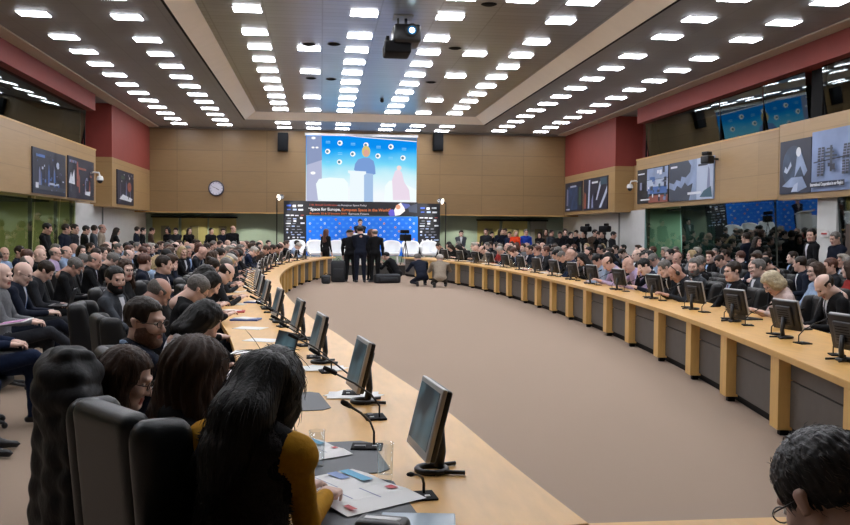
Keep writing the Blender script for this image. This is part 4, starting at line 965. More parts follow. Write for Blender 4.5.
def table(cv, out, s0, s1, pil, label, base_pil=True):
    """out=+1 when the seats lie to the right of the running direction"""
    e = empty('conference_table', (float(cv.at((s0+s1)/2)[0][0]), float(cv.at((s0+s1)/2)[0][1]), 0), 0, label, 'table')
    o = np.array(e.location[:])
    def P(l, off, z): p, t = cv.at(l); n = np.array([t[1], -t[0]])*out; q = p+n*off; return (q[0]-o[0], q[1]-o[1], z)
    n = max(4, int((s1-s0)/.25)); ss = np.linspace(s0, s1, n+1)
    def strip(prof, m, name, smooth=False):
        V = [P(l, a, z) for l in ss for a, z in prof]; k = len(prof)
        F = [(i*k+j, i*k+(j+1) % k, (i+1)*k+(j+1) % k, (i+1)*k+j) for i in range(n) for j in range(k)]+[tuple(range(k)), tuple(n*k+j for j in range(k-1, -1, -1))]
        if out > 0: F = [tuple(reversed(f)) for f in F]
        return MB().add(V, F, m, smooth).build(name, e)
    strip([(0.0, TH-.05), (0, TH), (DEP, TH), (DEP, TH-.05)], TABLEW, 'table_top')
    strip([(-.004, TH-.052), (-.004, TH-.004), (.012, TH-.004), (.012, TH-.052)], EDGEW, 'edge_strip')
    strip([(.17, .0), (.17, .11), (.9, .11), (.9, .0)], BLACKM, 'plinth')
    ps = [p for p in pil if s0 <= p <= s1]
    for i in range(len(ps)+1):
        a = s0 if i == 0 else ps[i-1]; b = s1 if i == len(ps) else ps[i]
        if b-a < .1: continue
        m = MB(); sub = np.linspace(a+.02, b-.02, 5)
        for z0, z1 in ((.09, .475), (.487, TH-.05)):
            V = [P(l, d, z) for l in sub for d, z in ((.12, z0), (.12, z1), (.15, z1), (.15, z0))]
            F = [(r*4+j, r*4+(j+1) % 4, (r+1)*4+(j+1) % 4, (r+1)*4+j) for r in range(4) for j in range(4)]
            if out > 0: F = [tuple(reversed(f)) for f in F]
            m.add(V, F, PANELD)
        V = [P(l, d, z) for l in sub for d, z in ((.14, .05), (.14, TH-.05))]; m.add(V, [(r*2, r*2+1, r*2+3, r*2+2) for r in range(4)], BLACKM)
        m.build('front_panel', e)
    for l in ps:
        m = MB(); V = [P(l+a, d, z) for z in (.06, TH-.05) for a, d in ((-.10, .02), (.10, .02), (.10, .16), (-.10, .16))]
        F = [(0, 1, 2, 3), (7, 6, 5, 4), (0, 4, 5, 1), (1, 5, 6, 2), (2, 6, 7, 3), (3, 7, 4, 0)]
        if out < 0: F = [tuple(reversed(f)) for f in F]
        m.add(V, F, TABLEW2).build('pilaster', e)
        p, t = cv.at(l); a = atan2(t[1], t[0]); c = P(l, .10, .03); MB().box(c, (.07, .07, .06), BLACKM, rz=a).build('foot', e)
        c = P(l, .55, .38); MB().box(c, (.04, .75, .58), PANELD, rz=a).build('support_leg', e)
    return e
PILY = [4.0, 5.4, 6.9, 8.35, 9.62, 11.03, 12.5, 13.8, 15.13, 16.4, 17.7, 19.0, 20.27, 21.8, 23.06, 24.3, 25.7, 27.18, 28.6, 30.0, 31.3]
table(LEFT, -1, 0, LEFT.L[-1], [LEFT.sofY(y+.1) for y in PILY], 'long curved wooden conference table on the clock side, nearest the long-haired person in yellow sleeves')
table(RIGHT, 1, 0, RIGHT.L[-1], [RIGHT.sofY(y) for y in PILY], 'long curved wooden conference table on the poster side with grey front panels')
table(NEAR, 1, 0.0, NEAR.L[-1], [.7, 1.4], 'short wooden table closing the near end of the ring')

# ------------------------------------------------------------------ chairs
def make_chair(name, M_, top=1.16, wy=-.02):
    e = empty(name, (0, 0, 0))
    MB().box((0, .03, .385), (.50, .50, .09), M_, bev=.04).build('seat', e)
    hh = top-.36; tl = rotx(radians(5))
    g = sculpt([bxp((0, -.27, .40+hh/2), (.200, .052, hh/2), 0, .02, R=tl, rr=.045)], .014); link('backrest', tomesh('backrest', g, [M_]), e); bk = e.children[-1] if e.children else e
    for s in (-1, 1):
        P = []
        for z in np.arange(.47, top-.0, .028):
            y1 = min(wy, -.20+(top-.03-z)*.30); P.append(rc((s*.228, -.262-(z-.75)*.087, z), (s*(.238+.012*(top-z)), y1, z), .038, .034, 0, .05))
        w_ = tomesh('side_wing', sculpt(P, .015), [M_]); link('side_wing', w_, e)
    MB().lathe([(.03, .06), (.03, .34), (.06, .35)], DGREY, 12, (0, .02, 0)).build('column', e)
    l = MB()
    for k in range(5): a = 2*pi*k/5; l.tube([(0, .02, .09), (.27*cos(a), .02+.27*sin(a), .05)], [.025, .016], DGREY, 6); l.sphere((.27*cos(a), .02+.27*sin(a), .03), .028, BLACK, 8)
    l.build('star_base', e)
    return e
CH0 = make_chair('office_chair', LEATHER, .95); CH_USED = [False]
def chair(x, y, rz, label, group='black chairs under the audience'):
    c = CH0 if not CH_USED[0] else copy_tree(CH0); CH_USED[0] = True
    c.location = (x, y, 0); c.rotation_euler = (0, 0, rz); tag(c, label, 'chair', group); return c

# ------------------------------------------------------------------ desk things
def monitor_screen_mat():
    m = bpy.data.materials.new('monitor_picture'); m.use_nodes = True; nt = m.node_tree; b = nt.nodes['Principled BSDF']; N = nt.nodes; L = nt.links
    tc = N.new('ShaderNodeTexCoord'); nz = N.new('ShaderNodeTexNoise'); nz.inputs['Scale'].default_value = 5; L.new(tc.outputs['Object'], nz.inputs['Vector'])
    r = N.new('ShaderNodeValToRGB'); r.color_ramp.elements[0].color = lin('1c3440'); r.color_ramp.elements[1].color = lin('6f95a2'); r.color_ramp.elements[0].position = .4; r.color_ramp.elements[1].position = .7
    L.new(nz.outputs[0], r.inputs[0]); L.new(r.outputs[0], b.inputs['Emission Color']); b.inputs['Emission Strength'].default_value = .45
    b.inputs['Base Color'].default_value = (.01, .01, .012, 1); b.inputs['Roughness'].default_value = .3; return m
SCRM = monitor_screen_mat()
def make_monitor():
    e = empty('monitor', (0, 0, 0)); R = Matrix.Translation((0, .045, .225)) @ Matrix.Scale(.94, 4) @ Matrix.Rotation(radians(-14), 4, 'X')   # screen towards -y, leaning back
    MB().box((0, 0, 0), (.37, .022, .31), GREYP, T=R, bev=.006).build('bezel', e)
    MB().box((0, -.0125, .008), (.325, .002, .25), SCRM, T=R).build('screen', e)
    b = MB(); b.box((0, .022, 0), (.365, .03, .305), BLACK, T=R, bev=.012); b.box((0, .045, .0), (.22, .03, .2), DGREY, T=R, bev=.012)
    for k in range(6): b.box((0, .0612, -.06+k*.024), (.16, .002, .006), BLACKM, T=R)
    b.build('back_shell', e)
    MB().tube([(0, .10, .02), (0, .11, .08), (0, .10, .20)], .02, DGREY, 8).build('stand', e)
    f = MB(); f.tube([(.06*cos(a), .07+.06*sin(a), .011) for a in [2*pi*k/20 for k in range(21)]], .013, BLACK, 8, cap=False)
    for s in (-1, 1): f.tube([(s*.05, .10, .012), (s*.075, .19, .010)], .009, BLACK, 8)
    f.build('base', e); return e
def make_mic():
    e = empty('microphone', (0, 0, 0))
    MB().box((0, 0, .006), (.14, .11, .012), BLACKM, bev=.004).build('base_plate', e)
    k = MB(); k.box((-.03, -.02, .014), (.05, .03, .006), DGREY); k.box((.035, -.02, .014), (.02, .02, .006), GREYP); k.build('button', e)
    pts = [(.03, .02, .01), (.03, .02, .07), (.015, -.02, .125), (-.02, -.10, .18), (-.06, -.20, .23)]
    MB().tube(pts, .0055, BLACK, 6).build('gooseneck', e)
    MB().tube([(-.058, -.195, .227), (-.074, -.235, .248), (-.084, -.26, .26)], [.009, .013, .011], BLACKM, 8).build('microphone_head', e); return e
GLASSM = glass_mat('drinking_glass', 'fbfcfc', .5, .03)
def make_glass():
    g = MB(); g.lathe([(.0, .004), (.028, .004), (.030, .02), (.033, .15), (.034, .152), (.0315, .152), (.0285, .03), (0, .028)], GLASSM, 18); e = g.build('water_glass'); return e
def make_laptop():
    e = empty('laptop', (0, 0, 0)); M_ = mat('laptop_dark', '232529', .4)
    MB().box((0, 0, .009), (.32, .22, .018), M_, bev=.004).box((0, -.01, .0185), (.27, .11, .002), BLACKM).build('keyboard_base', e)
    R = Matrix.Translation((0, .11, .012)) @ Matrix.Rotation(radians(-18), 4, 'X')
    l = MB().box((0, 0, .105), (.32, .008, .21), M_, T=R).build('lid', e); MB().box((0, -.0048, .107), (.295, .001, .18), SCRM, T=R).build('screen', l); return e
def paper_mesh(seed):
    r = random.Random(seed); m = MB(); z = .002
    for i in range(r.randint(1, 3)):
        m.box((r.uniform(-.03, .03), r.uniform(-.03, .03), z), (.21, .297, .003), PAPER, rz=r.uniform(-.5, .5)); z += .0035
    return m.mesh('paper')
PAPM = [paper_mesh(i) for i in range(5)]
def book_mesh(c):
    m = MB(); m.box((0, 0, .008), (.22, .30, .016), c, rz=.2); m.box((.02, .02, .02), (.15, .21, .006), PAPER, rz=-.4); return m.mesh('folder')
FOLD = [('blue', book_mesh(mat('folder_blue', '34539a', .5))), ('red', book_mesh(mat('folder_red', 'b3303a', .5))), ('dark', book_mesh(DGREY)), ('purple', book_mesh(mat('folder_purple', '6f6aa8', .5)))]
MON0, MIC0, GL0, LAP0 = make_monitor(), make_mic(), make_glass(), make_laptop(); USED = {}
def inst(src, loc, rz, label, cat, group):
    o = src if src.name not in USED else copy_tree(src); USED[src.name] = 1
    o.location = loc; o.rotation_euler = (0, 0, rz); return tag(o, label, cat, group)

# ------------------------------------------------------------------ seating the crowd
used_desc = set(); taken = []; crowd = []
MALE_H = [('short', 'dark brown', 'short dark brown hair'), ('short', 'black', 'short black hair'), ('short', 'grey', 'short grey hair'), ('side', 'brown', 'brown hair'), ('ring', 'grey', 'a bald crown'), ('crop', 'black', 'very short black hair'), ('crop', 'grey', 'cropped grey hair'), (None, 'black', 'a shaven head'), ('crop', 'dark brown', 'cropped dark hair'), ('side', 'white', 'white hair'), ('short', 'auburn', 'auburn hair'), ('ring', 'dark brown', 'receding dark hair')]
FEM_H = [('long', 'dark brown', 'long dark hair'), ('bob', 'blond', 'a blond bob'), ('bob', 'dark brown', 'a dark bob'), ('long', 'black', 'long black hair'), ('bushy', 'brown', 'bushy brown hair'), ('long', 'blond', 'long fair hair'), ('curly', 'auburn', 'curly auburn hair'), ('bun', 'dark brown', 'a dark bun')]
CW = [('charcoal suit', 26), ('navy suit', 24), ('black suit', 24), ('grey suit', 9), ('dark blue jacket', 9), ('brown jacket', 4), ('black sweater', 10), ('pale blue shirt', 3), ('white blouse', 3), ('olive cardigan', 3), ('beige coat', 2), ('red pullover', 2), ('lilac shirt', 2), ('grey cardigan', 5)]
def facing(dx, dy): return atan2(-dx, dy)
def headpos(pr): m = pr['HM']; return m[0][3], m[1][3], m[2][3]
rr = random.Random(21)
PW = {'reading with head bowed': 'head bowed', 'sitting with arms folded': 'arms folded', 'turned to the stage': 'facing the stage', 'resting chin on hand': 'chin on hand', 'looking aside': 'looking aside', 'writing notes': 'writing', 'listening': 'listening'}
def describe(cl, hd, pose, row):
    pose = PW.get(pose, pose)
    return 'person with %s in %s %s, %s' % (hd, cl, pose, row)
def seat(x, y, rz, row, pose=None, cl=None, hair=None, fem=None, tie=None, glasses=None, skin=None, byhead=False, legsp=None, zs=1.0, want_chair=True, proto=None, label=None, chair_rz=None):
    for _ in range(60):
        f = (rr.random() < .27) if fem is None else fem
        c = cl or rr.choices([a for a, b in CW], [b for a, b in CW])[0]; H_ = hair or rr.choice(FEM_H if f else MALE_H)
        p = pose or rr.choices(list(POSES), [14, 6, 8, 4, 5, 9, 3] if 'table' in row else [4, 2, 9, 5, 6, 9, 5])[0]
        d = label or describe(c, H_[2], p, row)
        if d not in used_desc or label: break
    used_desc.add(d)
    if c in ('white blouse',) and not f: c = 'pale blue shirt' if cl is None else c
    pr = proto or PRO[(p, f)]
    if byhead:
        hx, hy, hz = headpos(pr); x, y = x-(hx*cos(rz)-hy*sin(rz))*zs, y-(hx*sin(rz)+hy*cos(rz))*zs
    suit = 'suit' in c or 'jacket' in c
    top, legs = CLM[c]
    hasshirt = (suit and rr.random() < .9) if not f else (suit and rr.random() < .4)
    o = person(pr, (x, y, 0), rz, d, 'seated audience and delegates' if label is None else None, top, legs, skin or rr.choice(SKINS[:2]+SKINS[:4]), H_[0], H_[1], rr.choice([SHIRTW, SHIRTW, SHIRTB]) if hasshirt else None,
               rr.choice(TIES) if (hasshirt and not f and (rr.random() < .6 if tie is None else tie)) else None, glasses=(rr.random() < .22) if glasses is None else glasses, scale=zs)
    short = d.replace('person with ', '').split(',')[0] if label is None else d
    if want_chair:
        kr = chair_rz if chair_rz is not None else rz
        lb = 'black leather chair under the person with ' + (' '.join(short.split()[:9]) if label is None else ' '.join(d.replace('person with ', '').split()[:8]))
        if label is None and row: lb = 'black chair under %s, %s' % (short, row.replace(' side', ''))
        ws = lb.split(); lb = ' '.join(ws[:16])
        chair(x, y, kr, lb)
    taken.append((x, y)); return o, d
def inview(x, y, z=1.2, m=45):
    v = Vector((x, y, z-CAMH)); k = v.dot(fw)
    if k < .5: return False
    px = 425+FPX*v.dot(Rv)/k; return -m < px < 850+m

# people who stand out in the photograph, placed before the rows are filled
HM_ = dict(MALE=0)
def hp(px, X): return atx(px, 300, X)
def onray(px, py, z): return atz(px, py, z)
def special(x, y, deg, row, **k): return seat(x, y, radians(deg), row, byhead=True, **k)
SB = ('short', 'dark brown', 'dark hair'); BALD = ('ring', 'grey', 'a bald crown'); SHV = (None, 'black', 'a shaven head'); GR = ('short', 'grey', 'short grey hair'); BK = ('short', 'black', 'short black hair')
# poster side table
p = onray(826, 283, 1.20); special(5.33, 8.62, 82, '', proto=None, pose='reading with head bowed', cl='black suit', hair=('ring', 'dark brown', 'x'), tie=True, fem=False, glasses=False, label='balding person in black suit and tie typing at the poster-side table, rightmost there')
special(5.22, 9.5, 80, '', pose='writing notes', cl='pink knit', hair=('curly', 'ash', 'x'), fem=True, glasses=True, label='blond bespectacled person in pale pink woollen top bowed over the poster-side table')
special(5.40, 10.85, 92, '', pose='listening', cl='black suit', hair=SB, fem=False, tie=True, glasses=True, label='dark-haired person in glasses, black suit and tie looking down at a laptop')
o_ = special(5.52, 12.3, 96, '', pose='looking aside', cl='grey suit', hair=('short', 'grey', 'x'), fem=False, tie=False, glasses=False, label='grey-bearded person in grey jacket turned towards the camera at the poster-side table'); add_beard(o_[0], PRO[('looking aside', False)], HAIRC['grey'])
o_ = special(5.15, 12.1, 84, '', pose='writing notes', cl='charcoal suit', hair=SHV, fem=False, tie=False, glasses=False, label='shaven-headed person with a black headset band bowed over the table'); hb_ = MB().tube([(.09*cos(a), -.005, .03+.105*sin(a)) for a in [pi*k/12 for k in range(13)]], .006, BLACK, 6).sphere((.092, 0, .0), (.012, .03, .035), BLACK).sphere((-.092, 0, .0), (.012, .03, .035), BLACK).build('headset', o_[0]); hb_.matrix_local = PRO[('writing notes', False)]['HM']
special(5.45, 13.25, 80, '', pose='resting chin on hand', cl='black suit', hair=GR, fem=False, glasses=False, label='grey-haired person in black suit resting chin on hand behind a monitor')
special(5.4, 14.0, 80, '', pose='resting chin on hand', cl='navy suit', hair=BK, fem=False, glasses=False, label='black-haired person in navy suit leaning on hand beside a grey-haired one')
special(5.4, 14.75, 84, '', pose='resting chin on hand', cl='lilac shirt', hair=SHV, fem=False, glasses=False, label='shaven-headed person in lilac shirt resting face on hand')
special(5.35, 15.7, 84, '', pose='writing notes', cl='lilac shirt', hair=('ring', 'brown', 'x'), fem=False, glasses=False, label='balding brown-haired person in lilac shirt writing at the table')
special(5.45, 16.6, 84, '', pose='reading with head bowed', cl='pale blue shirt', hair=BK, fem=False, label='black-haired person in pale blue shirt bent over the poster-side table')
special(5.5, 17.8, 84, '', pose='resting chin on hand', cl='black suit', hair=('bushy', 'black', 'x'), fem=True, label='bushy black-haired person in black resting chin beside a bald neighbour')
special(5.5, 18.7, 76, '', pose='listening', cl='dark blue jacket', hair=SHV, fem=False, label='bald pink-headed person in dark blue jacket with a pale shirt')
# second row, poster side near
special(6.6, 10.9, 82, '', pose='listening', cl='pale blue shirt', hair=('long', 'brown', 'x'), fem=True, label='long brown-haired person in pale blue knit behind the balding delegate')
special(6.3, 11.9, 85, '', pose='listening', cl='grey suit', hair=GR, fem=False, label='grey-haired person in grey suit behind the blond bespectacled delegate')
special(7.6, 11.7, 88, '', pose='turned to the stage', cl='red pullover', hair=('bob', 'brown', 'x'), fem=True, label='brown-haired person in red pullover at the frame edge by the space station poster')
special(6.9, 13.1, 84, '', pose='reading with head bowed', cl='black suit', hair=SHV, fem=False, label='shaven-headed person in black suit behind the long brown-haired one')
special(6.1, 13.4, 84, '', pose='looking aside', cl='black suit', hair=GR, fem=False, label='grey-haired person in black coat directly behind the bespectacled delegate')
# clock side table
LB = make_body('body_over_shoulder', dict(lean=8, twist=10, head=(-58, 4, 0), hands=((-.15, .4, .78), (.14, .42, .78))), h=.016, hh=.007, hd=.0065)
o_ = special(-.94, 4.8, -62, '', pose='turned to the stage', cl='navy suit', hair=SB, fem=False, glasses=True, tie=False, label='bearded dark-haired person in glasses looking over their shoulder at the clock-side table', proto=LB, chair_rz=radians(-75), zs=1.0); add_beard(o_[0], LB, HAIRC['stubble'])
special(-.72, 5.5, -66, '', pose='writing notes', cl='white blouse', hair=('bob', 'black', 'x'), fem=True, label='black-haired person in white jacket writing at the clock-side table', glasses=False)
special(-1.12, 8.05, -76, '', pose='reading with head bowed', cl='black suit', hair=GR, fem=False, label='grey-haired person in black leaning beside a red folder')
special(-1.15, 9.3, -80, '', pose='writing notes', cl='black sweater', hair=('long', 'black', 'x'), fem=True, label='long black-haired person in black sweater bowed near a red folder')
special(-1.35, 10.4, -80, '', pose='writing notes', cl='charcoal suit', hair=('curly', 'black', 'x'), fem=False, label='curly black-haired person in charcoal suit writing at the clock-side table')
special(-1.38, 7.6, -66, '', pose='reading with head bowed', cl='navy suit', hair=BALD, fem=False, label='bald-crowned person in navy suit just behind the bearded one in glasses')
o_ = special(-1.98, 8.7, -88, '', pose='turned to the stage', cl='grey suit', hair=BK, fem=False, tie=False, glasses=False, label='black-haired bearded person in grey jacket in profile, second clock-side row'); add_beard(o_[0], PRO[('turned to the stage', False)], HAIRC['black'])
special(-2.15, 12.3, -85, '', pose='listening', cl='navy suit', hair=SB, fem=False, label='dark-haired person in navy suit seen from behind in second clock-side row')
special(-1.55, 14.7, -80, '', pose='writing notes', cl='grey cardigan', hair=('bob', 'blond', 'x'), fem=True, label='fair bob-haired person in grey cardigan bowed at the clock-side table')
# clock side, first audience row
crossp = make_body('body_cross_legged', dict(lean=6, legs='cross', head=(-10, 22, 0), hands=((-.12, .36, .74), (.10, .38, .74)), curl=(.6, .6)), h=.018)
cross2 = make_body('body_cross_legged_upright', dict(lean=0, legs='cross', head=(-20, 8, 0), hands=((-.10, .30, .72), (.12, .32, .72)), curl=(.6, .6)), h=.018)
def au(px, X, deg, **k): q = atx(px, 300, X); return special(q.x, q.y, deg, '', **k)
au(2, -3.3, -84, proto=cross2, cl='grey cardigan', hair=SHV, fem=False, glasses=False, label='shaven-headed person in grey cardigan cut by the frame edge, open brochure on knee')
au(23, -3.35, -84, proto=crossp, cl='navy suit', hair=SHV, fem=False, glasses=True, tie=True, label='bald person in glasses and navy suit in the first audience row')
au(45, -3.5, -84, pose='reading with head bowed', cl='charcoal suit', hair=SB, fem=False, tie=True, glasses=False, label='young dark-haired person in charcoal suit looking down at a black laptop')
au(74, -3.5, -82, pose='reading with head bowed', cl='black suit', hair=GR, fem=False, tie=True, glasses=False, label='grey-haired person in black suit bowed over a dark tablet')
au(95, -3.6, -80, proto=crossp, cl='black suit', hair=('ring', 'grey', 'x'), fem=False, tie=True, label='older balding person in black suit sitting upright, legs crossed')
au(112, -3.6, -82, pose='reading with head bowed', cl='black sweater', hair=GR, fem=False, label='older grey-haired person in black bent far forward in audience')
BLT = CLM['dark blue jacket'][0]
for (x, y, lb) in ((-2.93, 6.75, 'nearest crossed-leg person in dark blue trousers, body cut off by the frame'), (-2.93, 7.7, 'person in dark blue trousers and black lace-up shoes, second from the frame edge')):
    o, d = seat(x, y, radians(-86), '', proto=cross2 if y > 7 else PRO[('listening', False)], cl='dark blue jacket', hair=SB, fem=False, label=lb); o.material_slots[1].material = BLT

# the rows
ROWS = [(1.22, .74, 'at the table'), (2.2, .80, 'second row'), (3.45, .90, 'middle row'), (4.35, .98, 'fourth row'), (5.2, 1.06, 'rear row')]
front = []
for cv, out, sd in ((LEFT, -1, 'clock'), (RIGHT, 1, 'poster')):
    for off, sp_, rn in ROWS:
        l = 2.2
        while l < cv.L[-1]-.4:
            pt, t = cv.at(l); n = np.array([t[1], -t[0]])*out; q = pt+n*(off+rr.uniform(-.07, .07)); l += sp_*rr.uniform(.92, 1.1)
            lim = (q[0] > XL-.1+.35 and q[0] < XR-.1+.45)
            if not lim or not inview(q[0], q[1]) or q[1] > 33.2: continue
            if q[1] < (9.9 if sd == 'poster' and off < 2 else 7.0 if off < 2 else 8.9 if sd == 'clock' and off < 3 else 9.6 if sd == 'clock' else 8.4): continue
            if any((q[0]-a)**2+(q[1]-b)**2 < (.62 if q[1] > 14 else .8)**2 for a, b in taken): continue
            if rr.random() < .05: continue
            stage = .12 if sd == 'clock' else .05
            dx, dy = -n[0], -n[1]+stage+rr.uniform(-.22, .22)
            rz = facing(dx, dy)
            o, d = seat(q[0], q[1], rz, '%s, %s side' % (rn, sd) if 'table' not in rn else '%s side table' % sd)
            if 'table' in rn: front.append((cv, out, sd, l, d, pt, n))
print('seated', len(taken))

# ------------------------------------------------------------------ desk things along both tables
def lab(pre, d): return ' '.join((pre+' '+d.replace('person with ', '').replace(',', '')).split()[:16])
mons = []
MYL = [3.51, 4.97, 6.48, 7.86, 9.33, 10.87, 12.1, 13.6, 15.0, 16.4, 17.8, 19.2, 20.6, 22.0, 23.5, 25.0, 26.5, 28.0, 29.5]
MYR = [6.36, 7.77, 9.24, 10.73, 12.5, 14.4, 16.1, 17.5, 19.0, 20.5, 22.0, 23.5, 25.0, 26.5, 28.0, 29.5]
WHICH = {0: 'largest in view, grey bezel, blue picture', 1: 'second largest, behind the largest one', 2: 'third along, beside the white sheets', 3: 'fourth along, behind the dark tablet'}
WR = {0: 'cut by the frame edge, seen from behind', 1: 'seen from behind beside the blond person', 2: 'seen from behind, before the bespectacled person', 3: 'seen from behind before the grey-bearded person', 4: 'seen from behind, before the chin-resting person'}
PILW = ['pilaster %s from the near end' % o for o in ORD]
for cv, out, sd, MY, W_ in ((LEFT, -1, 'clock', MYL, WHICH), (RIGHT, 1, 'poster', MYR, WR)):
    for i, y in enumerate(MY):
        l = cv.sofY(y); pt, t = cv.at(l); n = np.array([t[1], -t[0]])*out; o_ = .48 if i else .43
        q = pt+n*o_
        fd = n+np.array([0, .0 if out < 0 else .32]); fd /= np.linalg.norm(fd)      # screens are turned to the seats
        inst(MON0, (q[0], q[1], TH), atan2(fd[0], -fd[1]), 'monitor on the %s-side table, %s' % (sd, W_.get(i, 'above the %s pilaster from the near end' % ORD[i])), 'monitor', 'monitors on the tables')
        for j, dl in enumerate((-.42, .28)):
            if out < 0 and i == 0: continue
            pt2, t2 = cv.at(l+dl); n2 = np.array([t2[1], -t2[0]])*out; m = pt2+n2*.42
            if l+dl < .3: continue
            inst(MIC0, (m[0], m[1], TH), atan2(n2[0], -n2[1])+rr.uniform(-.3, .3), 'black gooseneck microphone %s the %s monitor, %s-side table' % (('just before', 'just beyond')[j], ORD[i], sd), 'microphone', 'gooseneck microphones')
for k, (cv, out, sd, l, d, pt, n) in enumerate(front):
    q = pt+n*.78; a = atan2(n[0], -n[1])
    r0 = rr.random()
    if r0 < .62:
        o = link('paper_sheets', PAPM[k % 5], None, (q[0], q[1], TH), a+rr.uniform(-.4, .4)); tag(o, lab('white papers before', d), 'paper', 'papers on the tables')
    elif r0 < .8:
        c, me = FOLD[k % 4]; o = link('folder', me, None, (q[0], q[1], TH), a+rr.uniform(-.3, .3)); tag(o, lab('%s folder before' % c, d), 'folder', 'folders on the tables')
    else: inst(LAP0, (q[0], q[1], TH), a+pi*0+rr.uniform(-.2, .2), lab('open laptop before', d), 'laptop', 'laptops on the tables')
    if rr.random() < .45:
        q = pt+n*.56+np.array([0, .28]); inst(GL0, (q[0], q[1], TH), 0, lab('water glass before', d), 'glass', 'water glasses on the tables')

for k, (cv, out, sd, l, d, pt, n) in enumerate(front):
    if rr.random() < .55:
        t_ = np.array([-n[1], n[0]]); q = pt+n*rr.uniform(.5, .62)+t_*rr.uniform(.2, .34)*(1 if k % 2 else -1); a = rr.uniform(0, 3)
        if k % 4: o = link('paper_sheets', PAPM[(k+2) % 5], None, (q[0], q[1], TH), a); o.scale = (.7, .7, 1); tag(o, lab('small loose papers beside', d), 'paper', 'papers on the tables')
        else: c, me = FOLD[(k//4) % 2]; o = link('folder', me, None, (q[0], q[1], TH), a); o.scale = (.8, .8, 1); tag(o, lab('small %s folder beside' % c, d), 'folder', 'folders on the tables')
# ------------------------------------------------------------------ the near-left people, desk and coat
def fur(name, surfpts, norms, m, L=.03, parent=None, seed=1, droop=.6):
    r = np.random.RandomState(seed); V = []; F = []
    for p, n in zip(surfpts, norms):
        d = n+np.array([0, 0, -droop])+r.normal(0, .35, 3); d /= np.linalg.norm(d); s = np.cross(d, r.normal(0, 1, 3)); s /= np.linalg.norm(s)+1e-9
        w_ = .0028; k = len(V); ln = L*r.uniform(.6, 1.3)
        u_ = np.cross(d, s); b = p-n*.004
        V += [b+s*w_, b-s*w_*.5+u_*w_, b-s*w_*.5-u_*w_, p+d*ln]; F += [(k, k+1, k+3), (k+1, k+2, k+3), (k+2, k, k+3)]
    return MB().add(V, F, m, True).build(name, parent)
def samples(g, n, seed=0, sel=None):
    V, Q, Lb = g; r = np.random.RandomState(seed); c = V[Q]
    nn = np.cross(c[:, 2]-c[:, 0], c[:, 3]-c[:, 1]); A = np.linalg.norm(nn, axis=1); nn = nn/(A[:, None]+1e-12)
    if sel is not None: A = A*sel(c.mean(1), Lb)
    i = r.choice(len(Q), n, p=A/A.sum()); u, v = r.rand(n, 1), r.rand(n, 1)
    return (c[i, 0]*(1-u)+c[i, 1]*u)*(1-v)+(c[i, 3]*(1-u)+c[i, 2]*u)*v, nn[i]
def strands(name, pts, m, parent, seed=0, rad=.0011):
    """pts: list of polylines; one mesh of thin tapering locks"""
    mb = MB()
    for pl in pts: mb.tube(pl, [rad]*(len(pl)-1)+[rad*.3], m, 3, cap=False)
    return mb.build(name, parent)
def hero_hair(proto, o, low, wid, mname, seed, h=.007, n=420, bulge=1.0, fall=0.0, wave=.0):
    """hair mass in head coordinates plus locks lying on it"""
    RH = np.array([[proto['HM'][i][j] for j in range(3)] for i in range(3)]); RH = RH/np.linalg.norm(RH[:, 0])
    down = RH.T@np.array([0, 0, -1.]); back = nrm(RH.T@(np.array([0, -1., 0])))
    P = [el((0, -.016, .043), (.090*bulge, .112, .099), 0)]
    for s in (-1, 1):
        a = np.array([s*.062, -.01, .02]); b = a+down*min(-low, .24)+np.array([s*(wid-.06), 0, 0])*.8; P.append(rc(a, b, .034*bulge, .032*wid/.07, 0, .03))
        a = np.array([s*.045, -.06, .01]); b = a+down*(-low)+back*.03*fall+np.array([s*(wid-.05)*.7, 0, 0]); P.append(rc(a, b, .05, .045*wid/.07, 0, .04))
    a = np.array([0, -.075, .01]); P.append(rc(a, a+down*(-low+.03)+back*.03*fall, .05, .05*wid/.07, 0, .04))
    face = lambda Q: (Q[:, 1]-.058)-np.maximum(Q[:, 2]-.066, 0)*2.0
    def dsp(Q):
        a = np.arctan2(Q[:, 0], -(Q[:, 1]+.01)); return (.0018+.003*wave)*bulge*np.sin(a*17+(1+3*wave)*np.sin(Q[:, 2]*(10+wave*20)+seed))+.0014*np.sin(a*46+Q[:, 2]*(8+wave*20))
    g = sculpt(P, h, cuts=[face], disp=dsp)
    # frayed lower ends
    c = link('hair', tomesh('hair_mass', g, [BLACK]), o); c.matrix_local = proto['HM']; setm(c, [HAIRC[mname]])
    S_, N_ = samples(g, n, seed); r = np.random.RandomState(seed); L_ = []
    for p, nn in zip(S_, N_):
        t = down-nn*(down@nn); 
        if np.linalg.norm(t) < .15: t = back-nn*(back@nn)
        t = nrm(t+r.normal(0, .07, 3)); ln = r.uniform(.035, .07)
        L_.append([p-nn*.002, p+t*ln*.35+nn*.0015, p+t*ln*.7-nn*.001, p+t*ln-nn*r.uniform(.002, .008)])
    k = strands('loose_locks', L_, HAIRC[mname], c); return c

